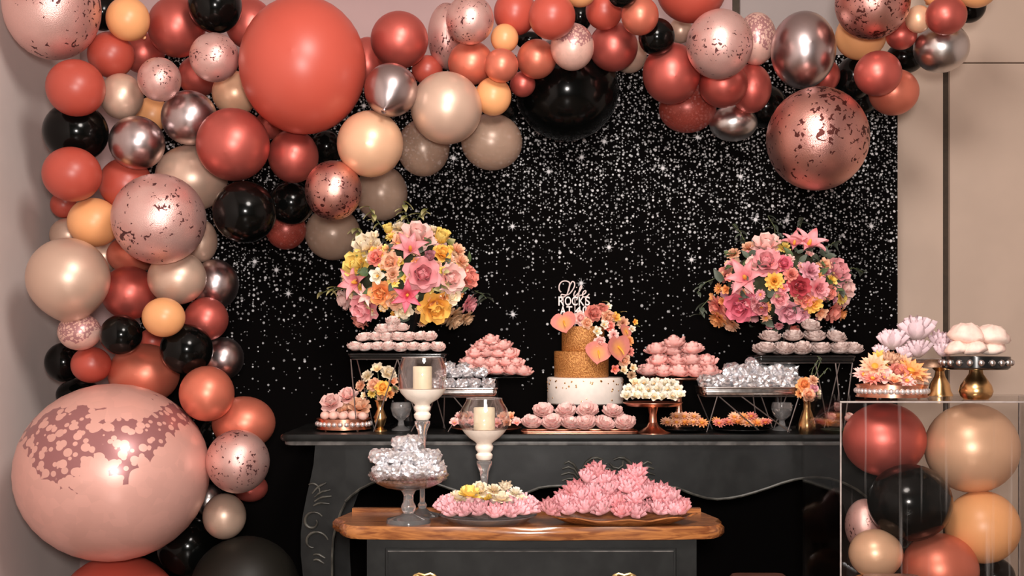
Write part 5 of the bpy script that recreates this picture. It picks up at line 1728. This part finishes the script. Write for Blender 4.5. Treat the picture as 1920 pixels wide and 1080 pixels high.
# lilac lotus on a crystal stand
Y = 3.84
vt = on_box(Y)
turned('cake_stand', 'pressed crystal stand with a gold base holding lilac lotus flowers', 'cake stand', 1762, Y, [
    ('gold_base', M['gold'], [(24, vt), (24, vt - 2), (20, vt - 10), (18, vt - 22), (10, vt - 36), (8, vt - 46), (14, vt - 52)], 28),
    ('stand_collar', M['gold'], [(14, vt - 52), (20, vt - 54), (20, vt - 55)], 28)])
lst = bpy.data.objects[[o.name for o in bpy.data.objects if o.get('label', '').startswith('pressed crystal stand')][0]]
mb = MB().lathe([(S(r, Y), S(h, Y)) for r, h in ((14, 52), (84, 54), (96, 66), (98, 69), (95, 69), (82, 58), (0, 58))], 56, sy=.6)
obj('crystal_plate', mb, M['mirror'], lst, P(1742, vt, Y) + Vector((0, 0.02, 0)))
for i, (u, v, r, lab, dy) in enumerate(((1720, 634, 34, 'big lilac lotus flower standing highest on the crystal stand', -.03), (1674, 650, 28, 'lilac lotus flower at the outer side of the crystal stand', -.03), (1650, 662, 16, 'small lilac bud at the outer rim of the crystal stand', -.02),
                                        (1762, 648, 24, 'lilac lotus flower next to the blush puffs', .0), (1722, 664, 24, 'white lilac lotus flower low at the front of the crystal stand', -.07), (1768, 664, 20, 'small white lilac lotus flower low beside the blush puffs', -.06), (1695, 668, 18, 'small lilac lotus flower low on the crystal stand', -.06),
                                        (1700, 640, 22, 'lilac lotus flower behind the big one', .05))):
    r2 = random.Random(i + 90)
    o = obj('lotus_sweet', LOTUS, [M['p_lilac'], M['p_cream']], None, P(u, v + 6, Y + dy), face(r2.uniform(.1, .5), -math.pi / 2 + r2.uniform(-.7, .7), r2.uniform(0, 6)), S(r * 1.5, Y))
    tag(o, lab, 'sweet', 'lilac lotus flowers on the crystal stand')

# blush puffs on a beaded stand
Y = 3.61
vt = on_box(Y)
bs = turned('cake_stand', 'beaded dark cake stand on a gold bulb base with blush puffs', 'cake stand', 1830, Y, [
    ('gold_base', M['gold'], [(22, vt), (28, vt - 6), (31, vt - 15), (28, vt - 26), (20, vt - 38), (13, vt - 48), (12, vt - 56)], 32),
    ('plate', M['tray_black'], [(12, vt - 56), (56, vt - 56), (61, vt - 60), (61, vt - 80), (58, vt - 80), (58, vt - 74), (0, vt - 74)], 56)])
bead = MB().lathe([(0, -1), (.5, -.87), (.87, -.5), (1, 0), (.87, .5), (.5, .87), (0, 1)], 16).mesh('bead', True, 80)
cc = P(1830, 0, Y)
for k in range(20):
    a = 2 * math.pi * k / 20 + .1
    obj('bead', bead, M['silver'], bs, (cc.x + S(62, Y) * math.cos(a), Y + S(62, Y) * math.sin(a), P(0, vt - 69, Y).z), None, S(6.2, Y))
for i, (u, v, r, lab, dy) in enumerate(((1812, 632, 28, 'large blush puff sweet beside the lilac lotus flowers', -.02), (1858, 634, 28, 'large blush puff sweet at the outer side of the beaded stand', -.02), (1796, 655, 19, 'small blush puff sweet low on the beaded stand, lilac side', -.03),
                                        (1828, 656, 19, 'small blush puff sweet low in the middle of the beaded stand', -.05), (1862, 656, 19, 'small blush puff sweet low at the outer side of the beaded stand', -.03), (1835, 648, 22, 'blush puff sweet at the back of the beaded stand', .05))):
    r2 = random.Random(i)
    o = sweet_obj('puff_sweet', 'puff', M['puff_pale'], P(u, v, Y + dy), S(r * 1.22, Y), r2)
    tag(o, lab, 'sweet', 'blush puffs on the beaded stand')
